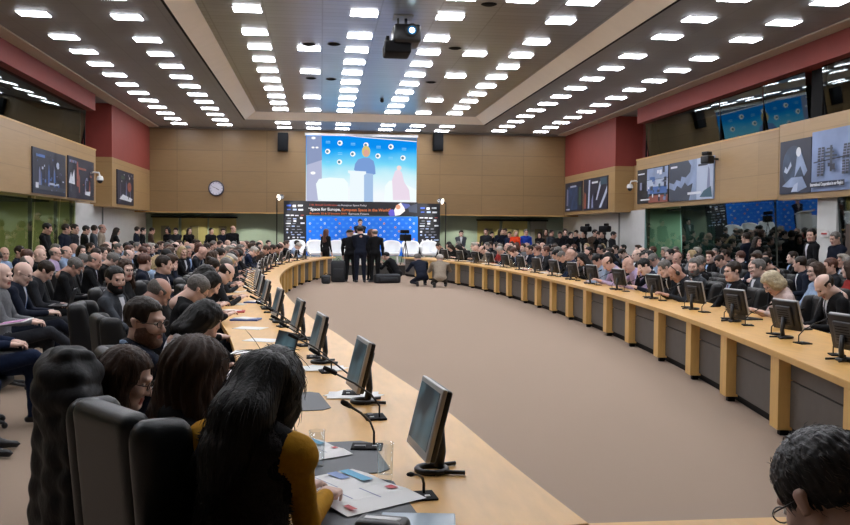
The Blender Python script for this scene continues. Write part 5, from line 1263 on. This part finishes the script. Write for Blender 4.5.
# person in mustard sleeves and black fur vest
YR = radians(-30)
ypose = dict(lean=12, twist=0, side=2, hip=.55, head=(0, 44, 0), hands=((-.20, .42, .80), (.1, .5, .8)), curl=(.5, .75), hints=((-.8, -.4, -.6), (.2, -.8, -1.2)), palms=((0, 0, 1), (.15, 0, 1)), fdir=(None, (-.25, .95, -.08)))
yp0 = make_body('body_trial', ypose, h=.04, hh=.02, hd=.02, fem=True); hx, hy, hz = headpos(yp0)
YO = (-.15-(hx*cos(YR)-hy*sin(YR)), 2.77-(hx*sin(YR)+hy*cos(YR))); wx, wy = .02-YO[0], 2.97-YO[1]
YH = (wx*cos(YR)+wy*sin(YR), -wx*sin(YR)+wy*cos(YR), .785); ypose['hands'] = ((-.20, .42, .80), YH)
yp = make_body('body_mustard_sleeves', ypose, h=.011, hh=.0045, hd=.0065, fem=True, fold=.004)
MUST = cloth('mustard_knit', 'b5841c', .1); FURM = mat('black_fur', '1d1717', .8, noise=.4, nscale=60, bump=.8, bscale=90)
yo = person(yp, (YO[0], YO[1], 0), YR, 'long black-haired person in black fur vest and mustard sleeves writing at the near table', None, CLM['black sweater'][0], CLM['black sweater'][1], SKINS[1], None, sleeve=MUST)
hero_hair(yp, yo, -.22, .064, 'black', 4, n=420, fall=.6, bulge=.93)
C_, R2_, Sh_ = yp['C'], yp['R2'], yp['Sh']; hb = np.array(yp['HM'] @ Vector((0, -.075, -.02)))
bhg = sculpt([q__ for s in (-1, 1) for q__ in (rc(hb+[s*.035, .01, .03], yp['neck']+R2_@[s*.032, -.07, .01], .058, .058, 0, .06), rc(yp['neck']+R2_@[s*.032, -.075, .01], C_+R2_@[s*.03-.02, -.105, .07], .058, .05, 0, .06), rc(C_+R2_@[s*.03-.02, -.105, .07], C_+R2_@[s*.025-.03, -.118, -.03], .05, .03, 0, .05))], .009, disp=lambda P: .0016*np.sin(P[:, 0]*150+1.2*np.sin(P[:, 2]*12))+.0012*np.sin(P[:, 0]*310+P[:, 2]*10))
bh = link('back_hair', tomesh('back_hair', bhg, [BLACK]), yo); setm(bh, [HAIRC['black']])
S9, N9 = samples(bhg, 500, 8); L9 = []
for p_, nn in zip(S9, N9):
    t = R2_@np.array([0, -.1, -1.]); t = nrm(t-nn*(t@nn)+np.random.RandomState(int(abs(p_[0])*1e6)).normal(0, .06, 3)); L9.append([p_-nn*.002, p_+t*.03+nn*.001, p_+t*.06-nn*.001, p_+t*.085-nn*.004])
strands('loose_locks', L9, HAIRC['black'], bh)
# vest: a puffed fur body around the chest
C_, R2_, Sh_ = yp['C'], yp['R2'], yp['Sh']
vg = sculpt([el(C_, (.145, .122, .195), 0, .05, R=R2_), el(C_+R2_@[0, 0, -.2], (.158, .128, .20), 0, .05, R=R2_), rc(C_+R2_@[-.075, -.03, .095], C_+R2_@[.075, -.03, .095], .070, .070, 0, .05), el(Sh_[0]*.74+C_*.26+[0, 0, .02], (.05, .06, .06), 0, .03), el(Sh_[1]*.74+C_*.26+[0, 0, .02], (.05, .06, .06), 0, .03), el([0, -.02, .52], (.185, .15, .13), 0, .05)], .012,
            disp=lambda P: .006*np.sin(P[:, 0]*48)*np.sin(P[:, 1]*52+1)*np.sin(P[:, 2]*44+2))
vest = link('fur_vest', tomesh('fur_vest', vg, [BLACK]), yo); setm(vest, [FURM])
sp_, sn_ = samples(vg, 6000, 2); fur('fur_tufts', sp_, sn_, FURM, .017, vest, 3)
taken.append(YO)
# person with bushy brown hair, black top
bp = make_body('body_bushy_brown', dict(lean=5, head=(24, 14, 0), hands=((-.16, .38, .77), (.15, .40, .77))), h=.014, hh=.007, hd=.0065, fem=True)
hx, hy, hz = headpos(bp); BR = radians(-58); BPX, BPY = -.43-(hx*cos(BR)-hy*sin(BR)), 3.08-(hx*sin(BR)+hy*cos(BR))
bo = person(bp, (-.43-(hx*cos(BR)-hy*sin(BR)), 3.08-(hx*sin(BR)+hy*cos(BR)), 0), BR, 'person with bushy brown hair and black top, between two dark-haired neighbours', None, CLM['black sweater'][0], CLM['black sweater'][1], SKINS[1], None)
hero_hair(bp, bo, -.20, .112, 'brown', 9, n=650, bulge=1.25, wave=.6)
# person with glasses and straight dark brown hair
lp = make_body('body_left_profile', dict(lean=6, head=(-34, 16, 0), hands=((-.12, .36, .66), (.12, .38, .66))), h=.014, hh=.007, hd=.006, fem=True)
hx, hy, hz = headpos(lp); LR = radians(-60)
LPX, LPY = -.74-(hx*cos(LR)-hy*sin(LR)), 3.45-(hx*sin(LR)+hy*cos(LR))
lo_ = person(lp, (LPX, LPY, 0), LR, 'person with straight brown hair and glasses in profile, black cardigan over a pale blue collar', None, CLM['black sweater'][0], CLM['black sweater'][1], SKINS[3], None, glasses=True, scale=.94)
hero_hair(lp, lo_, -.17, .072, 'brown', 12, n=420)
cg = sculpt([rc(lp['neck']+np.array([-.05, -.03, -.02]), lp['neck']+np.array([.05, -.03, -.02]), .048, .048, 0, .03), rc(lp['neck']+np.array([-.05, -.0, -.03]), lp['neck']+np.array([-.12, -.03, -.08]), .035, .03, 0, .03), rc(lp['neck']+np.array([.05, .0, -.03]), lp['neck']+np.array([.12, -.03, -.08]), .035, .03, 0, .03)], .012)
cl_ = link('collar', tomesh('collar', cg, [BLACK]), lo_); setm(cl_, [cloth('collar_blue', 'a9b8c8', .05)])
# chairs of the near three
near = make_chair('office_chair', LEATHERN, 1.10, -.13)
near.location = (-.43, 3.03, 0); near.rotation_euler = (0, 0, radians(-52)); tag(near, 'big black leather chair with thick side wings behind the bushy brown-haired person', 'chair')
for x, y, a, lb in ((YO[0], YO[1], YR, 'black leather chair under the person in mustard sleeves'), (LPX+.15, LPY+.03, radians(-60), 'black leather chair of the straight brown-haired person, beneath a puffer coat')):
    c_ = chair(x, y, a, lb, None)
    if 'mustard' in lb: c_.scale = (1, 1, .84)
# black quilted coat hung over a chair back
def coat():
    P = [el((0, -.02, 1.10), (.25, .14, .12), 0), rc((-.10, -.07, 1.12), (-.13, -.10, .40), .14, .17, 0, .08, fl=(1, 1.5, 1)), rc((.10, -.07, 1.12), (.13, -.10, .36), .14, .17, 0, .08, fl=(1, 1.5, 1)),
         rc((-.24, -.05, 1.08), (-.30, -.08, .55), .075, .07, 0, .04), rc((.24, -.05, 1.08), (.31, -.08, .50), .075, .07, 0, .04), el((.02, -.12, 1.10), (.15, .09, .13), 0, .05), rc((-.1, .03, 1.18), (.1, .03, 1.18), .07, .07, 0, .05)]
    def dsp(Q): return .016*np.abs(np.sin(Q[:, 2]*pi/.095+.5*np.sin(Q[:, 0]*14)))*-1+.006*np.sin(Q[:, 0]*37+Q[:, 2]*9)*np.sin(Q[:, 2]*41)+.008
    g = sculpt(P, .011, disp=dsp, lo=(-.45, -.35, .12), hi=(.45, .2, 1.38))
    return tomesh('coat_shell', g, [BLACK])
cc = empty('puffer_coat', (LPX+.15-.25*sin(radians(60)), LPY+.03-.25*cos(radians(60)), 0), radians(-60), 'black quilted puffer coat hanging over a chair back beside the near leather chair', 'coat')
o = link('coat_shell', coat(), cc); o.scale = (.75, .72, 1); setm(o, [mat('coat_nylon', '0c0d11', .62, spec=.3, bump=.3, bscale=35)])


# near-right head and shoulders, back turned
mp = make_body('body_near_back', dict(lean=14, head=(10, 30, -4), hands=((-.18, .46, .80), (.16, .46, .80))), h=.014, hh=.007, hd=.006)
hx, hy, hz = headpos(mp); MR = radians(10)
q = onray(829, 498, hz)
mo = person(mp, (q.x-(hx*cos(MR)-hy*sin(MR)), q.y-(hx*sin(MR)+hy*cos(MR)), 0), MR, 'person with short greying dark hair and wire glasses seen from behind, bottom corner', None, CLM['charcoal suit'][0], CLM['charcoal suit'][1], SKINS[1], None, glasses=True)
print('near head', q, hz)
GH = mat('hair_greying', '2b2a2b', .45, noise=.6, nscale=45, stretch=(1, 1, .25), bump=.5, bscale=90); HAIRC['greying'] = GH
hg_ = hair_geo('short', .006); c = link('hair', tomesh('hair_near', hg_, [BLACK]), mo); c.matrix_local = mp['HM']; setm(c, [GH])
S_, N_ = samples(hg_, 1500, 5); r = np.random.RandomState(2); L_ = []
for p_, nn in zip(S_, N_):
    t = np.array([-p_[0]*.5, -.4-p_[1], -.55]); t = t-nn*(t@nn); t = nrm(t+r.normal(0, .12, 3)); ln = r.uniform(.014, .026); L_.append([p_-nn*.002, p_+t*ln*.5+nn*.001, p_+t*ln-nn*.003])
k_ = len(L_)//2; strands('hair_strands', L_[:k_], GH, c, rad=.0009); strands('grey_strands', L_[k_:k_+k_//2], HAIRC['grey'], c, rad=.0008)
chair(q.x-hy*-sin(MR)*0+.0-(hx*cos(MR)-hy*sin(MR)), q.y-(hx*sin(MR)+hy*cos(MR)), MR, 'black leather chair under the person seen from behind in the corner', None)

# near desk things
def at(px, py): v = atz(px, py, TH); return v
def pad(px, py, rz, label):
    v = at(px, py); m = MB(); w_, d_ = .27, .20; c_ = .05
    pts = [(-w_, -d_), (w_, -d_), (w_, d_-c_), (w_-c_, d_), (-w_+c_, d_), (-w_, d_-c_)]
    V = [(x, y, 0) for x, y in pts]+[(x, y, .004) for x, y in pts]; n = len(pts)
    m.add(V, [tuple(range(n-1, -1, -1)), tuple(range(n, 2*n))]+[(i, (i+1) % n, n+(i+1) % n, n+i) for i in range(n)], mat('desk_pad_grey', '4b4f53', .55))
    return tag(m.build('desk_pad', None, (v.x, v.y, TH), rz), label, 'desk pad')
tabrot = atan2(-.08, 1)
def tang(Y): p_, t = LEFT.at(LEFT.sofY(Y)); return atan2(t[1], t[0])-pi/2
pad(335, 458, tang(3.7)-pi/2, 'dark grey desk pad under a brochure and water glass, farther of the near two')
pad(352, 503, tang(3.1)-pi/2, 'dark grey desk pad under the hand of the person in mustard sleeves')
pad(290, 402, tang(5)-pi/2, 'dark grey desk pad behind the long black hair')
def brochure(px, py, rz, label, z=.005, k=1.0):
    v = at(px, py); e = empty('brochure', (v.x, v.y, TH+z), rz, label, 'brochure')
    for s in (-1, 1):
        MB().add([(0, -.15*k, .004), (0, .15*k, .004), (s*.11*k, .15*k, .011), (s*.11*k, -.15*k, .011), (s*.21*k, -.15*k, .003), (s*.21*k, .15*k, .003)], [(0, 3, 2, 1) if s > 0 else (0, 1, 2, 3), (3, 4, 5, 2) if s > 0 else (2, 5, 4, 3)], PAPER).build('page', e)
    m = MB(); B_ = mat('print_cyan', '58a9cf', .6); R_ = mat('print_red', 'b83038', .6)
    def q_(x0, y0, x1, y1, m_, z1=.0135): m.quad([(x0*k, y0*k, z1), (x1*k, y0*k, z1), (x1*k, y1*k, z1), (x0*k, y1*k, z1)], m_)
    q_(-.19, .08, -.04, .12, B_); q_(-.19, .03, -.10, .07, MATS['print_blue']); q_(.05, .10, .09, .13, R_); q_(.14, -.12, .19, -.10, R_); q_(.0, -.06, .1, -.055, MATS['print_lilac']); q_(.02, .02, .14, .026, MATS['print_lilac'])
    for i in range(5): q_(-.18, -.03-.022*i, -.03, -.026-.022*i, MATS['print_lilac'])
    m.build('printed_page', e); return e
brochure(350, 493, radians(-58), 'open white brochure with blue and red print under the writing hand', .006, 1.15)
brochure(310, 452, radians(-60), 'open brochure with blue title beside a red marker, farther desk pad', .006, .8)
v = at(302, 466); tag(MB().tube([(-.06, 0, .02), (.05, 0, .02), (.065, 0, .02)], .009, mat('marker_red', 'c22a30', .4), 10).build('marker_pen', None, (v.x, v.y, TH), radians(20)), 'red marker pen lying beside the farther brochure', 'pen')
for (px, py, lb) in ((385, 481, 'empty tall glass beside the largest monitor'), (317, 467, 'glass of water on the desk pad beside the long black hair')):
    v = at(px, py); inst(GL0, (v.x, v.y, TH), 0, lb, 'glass', None)
v = at(317, 467)
def micat(px, py, hx_, hy_, lb, L=1.0):
    v = at(px, py); o = inst(MIC0, (v.x, v.y, TH), 0, lb, 'microphone', 'gooseneck microphones'); w_ = atz(hx_, hy_, TH+.3); a = atan2(w_.y-v.y, w_.x-v.x); o.rotation_euler = (0, 0, a-atan2(-.215, -.063)); return o
micat(417, 497, 402, 464, 'black microphone plate before the largest monitor, its gooseneck bent left').scale = (1, 1, .62)
micat(367, 448, 322, 403, 'long gooseneck microphone reaching left beside the glass of water')
v = at(352, 398); 
for (px, py, a, lb) in ((322, 369, .1, 'white sheets before the third monitor'), (352, 396, .0, 'white sheet beside the second monitor')):
    v = at(px, py); tag(link('paper_sheets', PAPM[0], None, (v.x, v.y, TH), a+1.2), lb, 'paper', None)
v = at(268, 362); e = inst(LAP0, (v.x, v.y, TH), radians(-60), 'small black tablet standing open beyond the long black-haired person', 'laptop', None)
for (px, py, a, lb) in ((250, 352, .6, 'white papers beside the standing tablet'), (238, 372, .9, 'white notepad under the hand before the tablet'), (250, 328, .3, 'white papers before the person in white jacket'), (262, 340, .3, 'open white magazine beside the fourth monitor')):
    v = at(px, py); tag(link('paper_sheets', PAPM[2], None, (v.x, v.y, TH), a+1.2), lb, 'paper', None)
v = at(232, 312); o = link('folder', FOLD[1][1], None, (v.x, v.y, TH), 1.4); tag(o, 'red folder on the clock-side table beside grey-haired person in black', 'folder', None)
v = at(246, 320); o = link('folder', FOLD[0][1], None, (v.x, v.y, TH), 1.2); tag(o, 'blue folder just nearer than the red folder', 'folder', None)
# closed pale laptop and a dark case at the bottom edge
v = at(418, 524); e = empty('laptop', (v.x, v.y, TH), radians(-8), 'closed pale blue-grey laptop at the bottom edge of the photo', 'laptop')
MB().box((0, -.05, .012), (.25, .2, .022), mat('laptop_pale', '9fb0bd', .3), bev=.006).build('lid', e)
v = at(384, 533); e = empty('camera_case', (v.x, v.y, TH), radians(-20), 'black camera case lying beside the pale laptop', 'case')
MB().box((0, -.02, .03), (.17, .10, .05), BLACK, bev=.02).build('case_body', e); MB().box((0, -.02, .052), (.12, .03, .01), GREYP, bev=.003).build('handle', e)
# things held by the first audience row
for (px, py, X, rz, kind, lb) in ((14, 322, -2.72, -86, 'b', 'open brochure with violet and pink pictures on the knee at the frame edge'), (60, 306, -3.1, -84, 'l', 'black laptop on the lap of the young person in charcoal suit'), (92, 296, -3.15, -84, 'l', 'dark tablet held by the grey-haired person in black suit')):
    v = atx(px, py, X)
    if kind == 'b':
        e = empty('brochure', v, radians(rz), lb, 'brochure'); MB().box((0, 0, 0), (.36, .25, .006), PAPER, rx=.15).build('page', e); MB().box((.03, 0, .006), (.24, .2, .003), mat('print_pink', 'a86fa0', .6, noise=.5, nscale=18), rx=.15).build('printed_page', e)
    else:
        o = inst(LAP0, v, radians(rz), lb, 'laptop', None)
# headset band of the shaven delegate; laptop before the balding delegate
v = onray(800, 345, TH); inst(LAP0, (5.0-.12, 8.45, TH), radians(100), 'open laptop seen from behind before the balding delegate', 'laptop', None)
inst(LAP0, (4.88, 9.45, TH), radians(98), 'open laptop before the blond bespectacled delegate', 'laptop', None)

# ------------------------------------------------------------------ standing people
def stand(px, Y, deg, pose, cl, hair, label, fem=False, X=None, z=0, scale=1.0, legs=None, tie=None, group=None, shirt=None, proto=None):
    q = aty(px, 231, Y) if X is None else atx(px, 231, X)
    pr = proto or PRO[(pose, fem)]
    top, lg = CLM[cl]
    o = person(pr, (q.x, q.y, z), radians(deg), label, group, top, legs or lg, rr.choice(SKINS[:3]), hair[0], hair[1], shirt, tie, scale=scale); return o
BUSH = ('bushy', 'dark brown'); LG = ('long', 'dark brown'); SHT = ('short', 'dark brown'); BLK = ('short', 'black'); CRL = ('curly', 'black')
# the group with backs turned in the middle of the ring
stand(350.5, 24.4+4.2, -12, 'standing and looking aside', 'black suit', ('cap', 'black'), 'person in dark coat and black cap, left of the group standing inside the ring', scale=.98).scale = (1.25, 1.2, .98)
stand(360.5, 28.2, 4, 'standing with hands joined', 'navy suit', BLK, 'tallest dark-suited person with back turned, middle of the group inside the ring').scale = (1.22, 1.2, 1.05)
stand(370.5, 29.3, -60, 'standing straight', 'black suit', ('bob', 'auburn'), 'auburn-haired person in black behind the two suited ones inside the ring', True, scale=1.0)
stand(375, 28.4, 20, 'standing straight', 'black suit', ('ring', 'grey'), 'balding person in long black coat, right of the group inside the ring').scale = (1.2, 1.2, 1)
kn = make_body('body_kneeling', dict(lean=34, legs='kneel', hip=.26, knees=((-.16, .30, .12), (.15, .36, .44)), feet=((-.14, -.02, .09), (.14, .16, .08)), head=(0, 6, 0), hands=((-.10, .50, .62), (.10, .52, .64)), curl=(.8, .8)), fem=False)
for (px, Y, deg, cl, hr, lb) in ((419.5, 26.6, 14, 'navy suit', ('short', 'grey'), 'photographer in dark jacket crouching with back turned by the table end'), (437.5, 26.0, -6, 'beige coat', ('side', 'white'), 'photographer in pale grey jacket crouching with back turned by the poster-side table'), (395, 28.6, 60, 'black suit', BLK, 'dark-clad person crouching beyond the black bags inside the ring')):
    stand(px+3, Y, deg, '', cl, hr, lb, proto=kn).scale = (1.25, 1.15, 1)
def bag(px, Y, w_, h_, label, rz=0, tilt=0, m=None):
    q = aty(px, 270, Y); e = empty('equipment_bag', (q.x, Y, 0), rz, label, 'bag'); m = m or mat('bag_nylon', '1e2126', .6, bump=.3, bscale=40)
    MB().box((0, 0, h_/2), (w_, .3, h_), m, bev=.08, ry=tilt).build('bag_body', e); MB().box((0, -.16, h_*.4), (w_*.7, .08, h_*.45), m, bev=.03, ry=tilt).build('front_pocket', e)
    MB().tube([(-.08, 0, h_-.02), (0, 0, h_+.07), (.08, 0, h_-.02)], .012, BLACK).build('handle', e)
bag(338.5, 28.7, .5, .72, 'large dark backpack standing left of the group inside the ring'); bag(326, 27.8, .3, .28, 'small black camera bag by the clock-side table front')
bag(387, 28.2, .9, .30, 'long dark kit bag lying on the carpet right of the standing group', .3)
# on and around the stage
stand(360, 33.9, 180, 'standing with hands joined', 'navy suit', SHT, 'person speaking at the lectern in navy suit before the blue backdrop', z=.4, tie=TIES[1], shirt=SHIRTW)
stand(326, 33.0, -40, 'standing straight', 'black suit', ('long', 'auburn'), 'auburn-haired person in black standing before the white armchairs', True)
q = aty(360, 240, 33.5); le = empty('lectern', (q.x, 33.5, .4), 0, 'white lectern on the stage hidden behind the standing group', 'lectern')
MB().box((0, 0, .55), (.5, .35, 1.1), WHITE, bev=.02).build('column', le); MB().box((0, -.03, 1.13), (.6, .45, .05), WHITE, bev=.01, rx=-.2).build('desk_top', le)
WCH = mat('armchair_white', 'e9ebee', .45)
def armchair(px, label):
    q = aty(px, 245, 34.1); e = empty('armchair', (q.x, 34.1, .4), 0, label, 'armchair', 'white armchairs on the stage')
    n = 18; V = []; F = []
    for j, (z, rs) in enumerate(((.36, .82), (.5, .95), (.68, 1.03), (.86, 1.05), (.93, .98))):
        for i in range(n+1):
            a = radians(-25)+radians(230)*i/n; hf = 1 if j < 3 else max(0, sin((a)))**.4 if sin(a) > 0 else 0
            zz = z if j < 3 else .66+(z-.66)*(hf); r = .33*rs; V.append((r*cos(a), r*.9*sin(a), zz))
    for j in range(4):
        for i in range(n): F.append((j*(n+1)+i, j*(n+1)+i+1, (j+1)*(n+1)+i+1, (j+1)*(n+1)+i))
    sh = MB().add(V, F, WCH, True).build('backrest', e); md = sh.modifiers.new('thickness', 'SOLIDIFY'); md.thickness = .05; md.offset = 0
    MB().box((0, -.02, .40), (.56, .54, .13), WCH, bev=.05).build('seat', e)
    for sx in (-1, 1):
        for sy in (-1, 1): MB().tube([(sx*.19, sy*.17, .36), (sx*.23, sy*.22, .0)], [.025, .018], WCH, 8).build('leg', e)
    return e
for i, px in enumerate((296, 315.5, 337.5, 392, 410.5, 429)):
    armchair(px, 'white rounded armchair on stage, ' + ['leftmost, below the sponsor panel', 'just left of the auburn-haired standing person', 'immediately left of the standing group', 'immediately right of the standing group', 'below the video camera', 'rightmost, behind seated heads'][i])
# video camera and operator before the blue panel
q = aty(405.5, 240, 33.2); e = empty('video_camera', (q.x, 33.2, 0), 0, 'dark video camera on tripod before the blue panel', 'camera')
for a in range(3): MB().tube([(0, 0, 1.3), (.3*cos(a*2.1+.5), .3*sin(a*2.1+.5), 0)], .015, BLACKM).build('leg', e)
MB().box((0, 0, 1.45), (.3, .5, .26), BLACKM, bev=.04, rz=.3).build('camera_body', e); MB().box((-.03, -.02, 1.68), (.36, .14, .14), BLACKM, bev=.03, rz=.5).build('viewfinder', e); MB().tube([(0, 0, 1.3), (0, 0, 1.6)], .03, BLACKM).build('tripod_head', e)
stand(461, 35.2, 176, 'standing with hands joined', 'grey suit', BLK, 'person in grey suit and white shirt standing alone before the green wall', shirt=SHIRTW, tie=None)
# standing at the back, poster side
LN = [(486, 35.4, 'charcoal suit', SHT, 0), (491.5, 36.0, 'black suit', BLK, 0), (500, 35.6, 'navy suit', LG, 1), (505.5, 35.9, 'black suit', SHT, 0), (510, 35.2, 'dark blue jacket', SHT, 0), (515.5, 35.0, 'orange', ('bob', 'blond'), 1), (526, 35.0, 'blue', ('short', 'grey'), 0), (540, 35.5, 'black suit', LG, 1), (546, 35.9, 'brown jacket', LG, 1), (551, 35.3, 'grey suit', SHT, 0), (560, 34.6, 'black suit', BLK, 0), (565, 35.2, 'charcoal suit', SHT, 0), (570.5, 34.2, 'black suit', BLK, 0), (577, 34.7, 'navy suit', SHT, 0), (594, 32.0, 'brown jacket', BLK, 0), (599, 31.0, 'black suit', LG, 1), (612, 29.6, 'charcoal suit', BLK, 0)]
CLM['orange'] = (cloth('orange_top', 'd9441f', .06), CLM['black suit'][1]); CLM['blue'] = (cloth('bright_blue', '2443a8', .06), CLM['black suit'][1])
sp = list(STAND)[:3]
WHO = ['leftmost of the group before the dark doorway', 'second in the group before the dark doorway', 'third before the dark doorway, long hair', 'fourth before the dark doorway', 'beside the person in orange', 'in orange top', 'in bright blue top', 'long-haired, beside the grey wall corner', 'in brown jacket beside the grey wall corner', 'in grey suit near the wall corner', 'first at the white wall below the blue poster', 'second at the white wall below the blue poster', 'left neighbour of the first camera operator', 'right before the first video camera', 'between the two video cameras', 'long-haired, before the second video camera', 'by the white wall right of the second video camera']
for i, (px, Y, cl, hr, f) in enumerate(LN):
    stand(px, Y, rr.uniform(120, 230), sp[i % 3], cl, hr, 'standing person at the back wall, '+WHO[i], bool(f), scale=rr.uniform(.97, 1.05))
for (px, Y, lb) in ((586, 32.6, 'farther of the two raised video cameras before the white wall'), (605, 30.4, 'nearer of the two raised video cameras before the white wall')):
    stand(px-1, Y, 100, 'holding up a camera', 'black suit', BLK, 'camera operator in black at the '+('farther' if px < 600 else 'nearer')+' raised video camera', scale=1.0)
    q = aty(px, 226, Y-.5); e = empty('video_camera', (q.x, Y-.5, 0), 0, lb, 'camera')
    for a in range(3): MB().tube([(0, 0, 1.5), (.35*cos(a*2.1+.5), .35*sin(a*2.1+.5), 0)], .016, BLACKM).build('leg', e)
    MB().box((0, 0, 1.84), (.24, .42, .22), BLACKM, bev=.05, rz=.6).build('camera_body', e); MB().box((0.05, 0, 1.99), (.2, .14, .1), BLACKM, bev=.03, rz=.9).build('viewfinder', e); MB().tube([(0, 0, 1.45), (0, 0, 1.7)], .03, BLACKM).build('tripod_head', e)
# poster side, by the dark booth glass
stand(813, 0, 85, 'standing and looking aside', 'black suit', BLK, 'black-haired person in black suit standing before the white column', X=9.7, shirt=SHIRTW, tie=None, scale=1.03)
stand(838, 0, 95, 'standing with hands joined', 'navy suit', ('short', 'grey'), 'grey-haired person in navy standing at the frame edge by the dark door', X=9.95)
stand(747, 0, 30, 'standing straight', 'navy suit', SHT, 'dark-haired person in navy seen from behind before the dark booth glass', X=10.05, scale=.98)
stand(757, 0, 200, 'standing straight', 'black suit', BUSH, 'bushy-haired person in black next to the booth glass', True, X=10.1, scale=.93)
# clock side, along the olive booths and the white wall
LL = [(44.5, 'black suit', BLK, 0), (64, 'navy suit', SHT, 0), (74, 'charcoal suit', SHT, 0), (84, 'black suit', BLK, 0), (93, 'grey suit', SHT, 0), (101.5, 'beige coat', ('ring', 'grey'), 0), (115, 'black suit', LG, 1), (136, 'navy suit', SHT, 0), (142.5, 'black suit', BLK, 0), (150.5, 'brown jacket', SHT, 0)]
WL = ['first along the olive booths', 'before the teal end of the booths', 'with folded arms before the teal booth end', 'black-haired, left of the white-wall trio', 'in grey, middle of the white-wall trio', 'balding in beige coat at the white wall', 'long-haired alone before the white wall', 'in navy, left of the pair at the white wall', 'in black, right of the pair at the white wall', 'in brown by the corner of the white wall']
for i, (px, cl, hr, f) in enumerate(LL):
    stand(px, 0, rr.uniform(-110, -60), sp[(i+1) % 3], cl, hr, 'standing person on the clock side, '+WL[i], bool(f), X=-6.62+.02*(i % 3)-(.2 if i > 2 else 0), scale=rr.uniform(.97, 1.04))
for i, (px, Y, cl, hr, f) in enumerate([(168, 35.4, 'black suit', CRL, 1), (176, 35.0, 'charcoal suit', BLK, 0), (189, 35.6, 'black suit', LG, 1), (211, 35.3, 'black suit', BLK, 0), (223, 35.0, 'navy suit', SHT, 0), (232.5, 34.8, 'black suit', ('ring', 'dark brown'), 0)]):
    stand(px, Y, rr.uniform(150, 240), sp[i % 3], cl, hr, 'standing person before the olive doors, '+['curly-haired at the far corner', 'beside the curly-haired one', 'long-haired before the first door', 'before the second door', 'left of the balding one by the green wall', 'balding, tallest, next to the green wall'][i], bool(f), scale=1.0 if i < 5 else 1.05)
# inside the lit booth
for i, (y, f) in enumerate(((14.9, 1), (18.6, 0), (19.4, 0))):
    rz = radians(-90); o = person(PRO[('listening', bool(f))], (XL-1.75, y, .12), rz, 'person sitting behind the olive booth glass, ' + ['nearest the frame edge', 'before the lime wall', 'nearest the booth post'][i], None, CLM['charcoal suit'][0], CLM['charcoal suit'][1], SKINS[2], 'bushy' if f else 'short', 'dark brown')
    c = chair(XL-1.75, y, rz, 'dark chair inside the olive booth, ' + ['nearest the frame edge', 'before the lime wall', 'nearest the booth post'][i], None); c.location.z = .12
for v_ in list(bpy.data.objects):
    if v_.type == 'EMPTY' and not v_.children and not v_.get('label'): bpy.data.objects.remove(v_)

for o_ in bpy.data.objects:
    if o_.get('label') and len(o_['label'].split()) > 16: o_['label'] = ' '.join(o_['label'].split()[:16]); print('LONG', o_['label'])
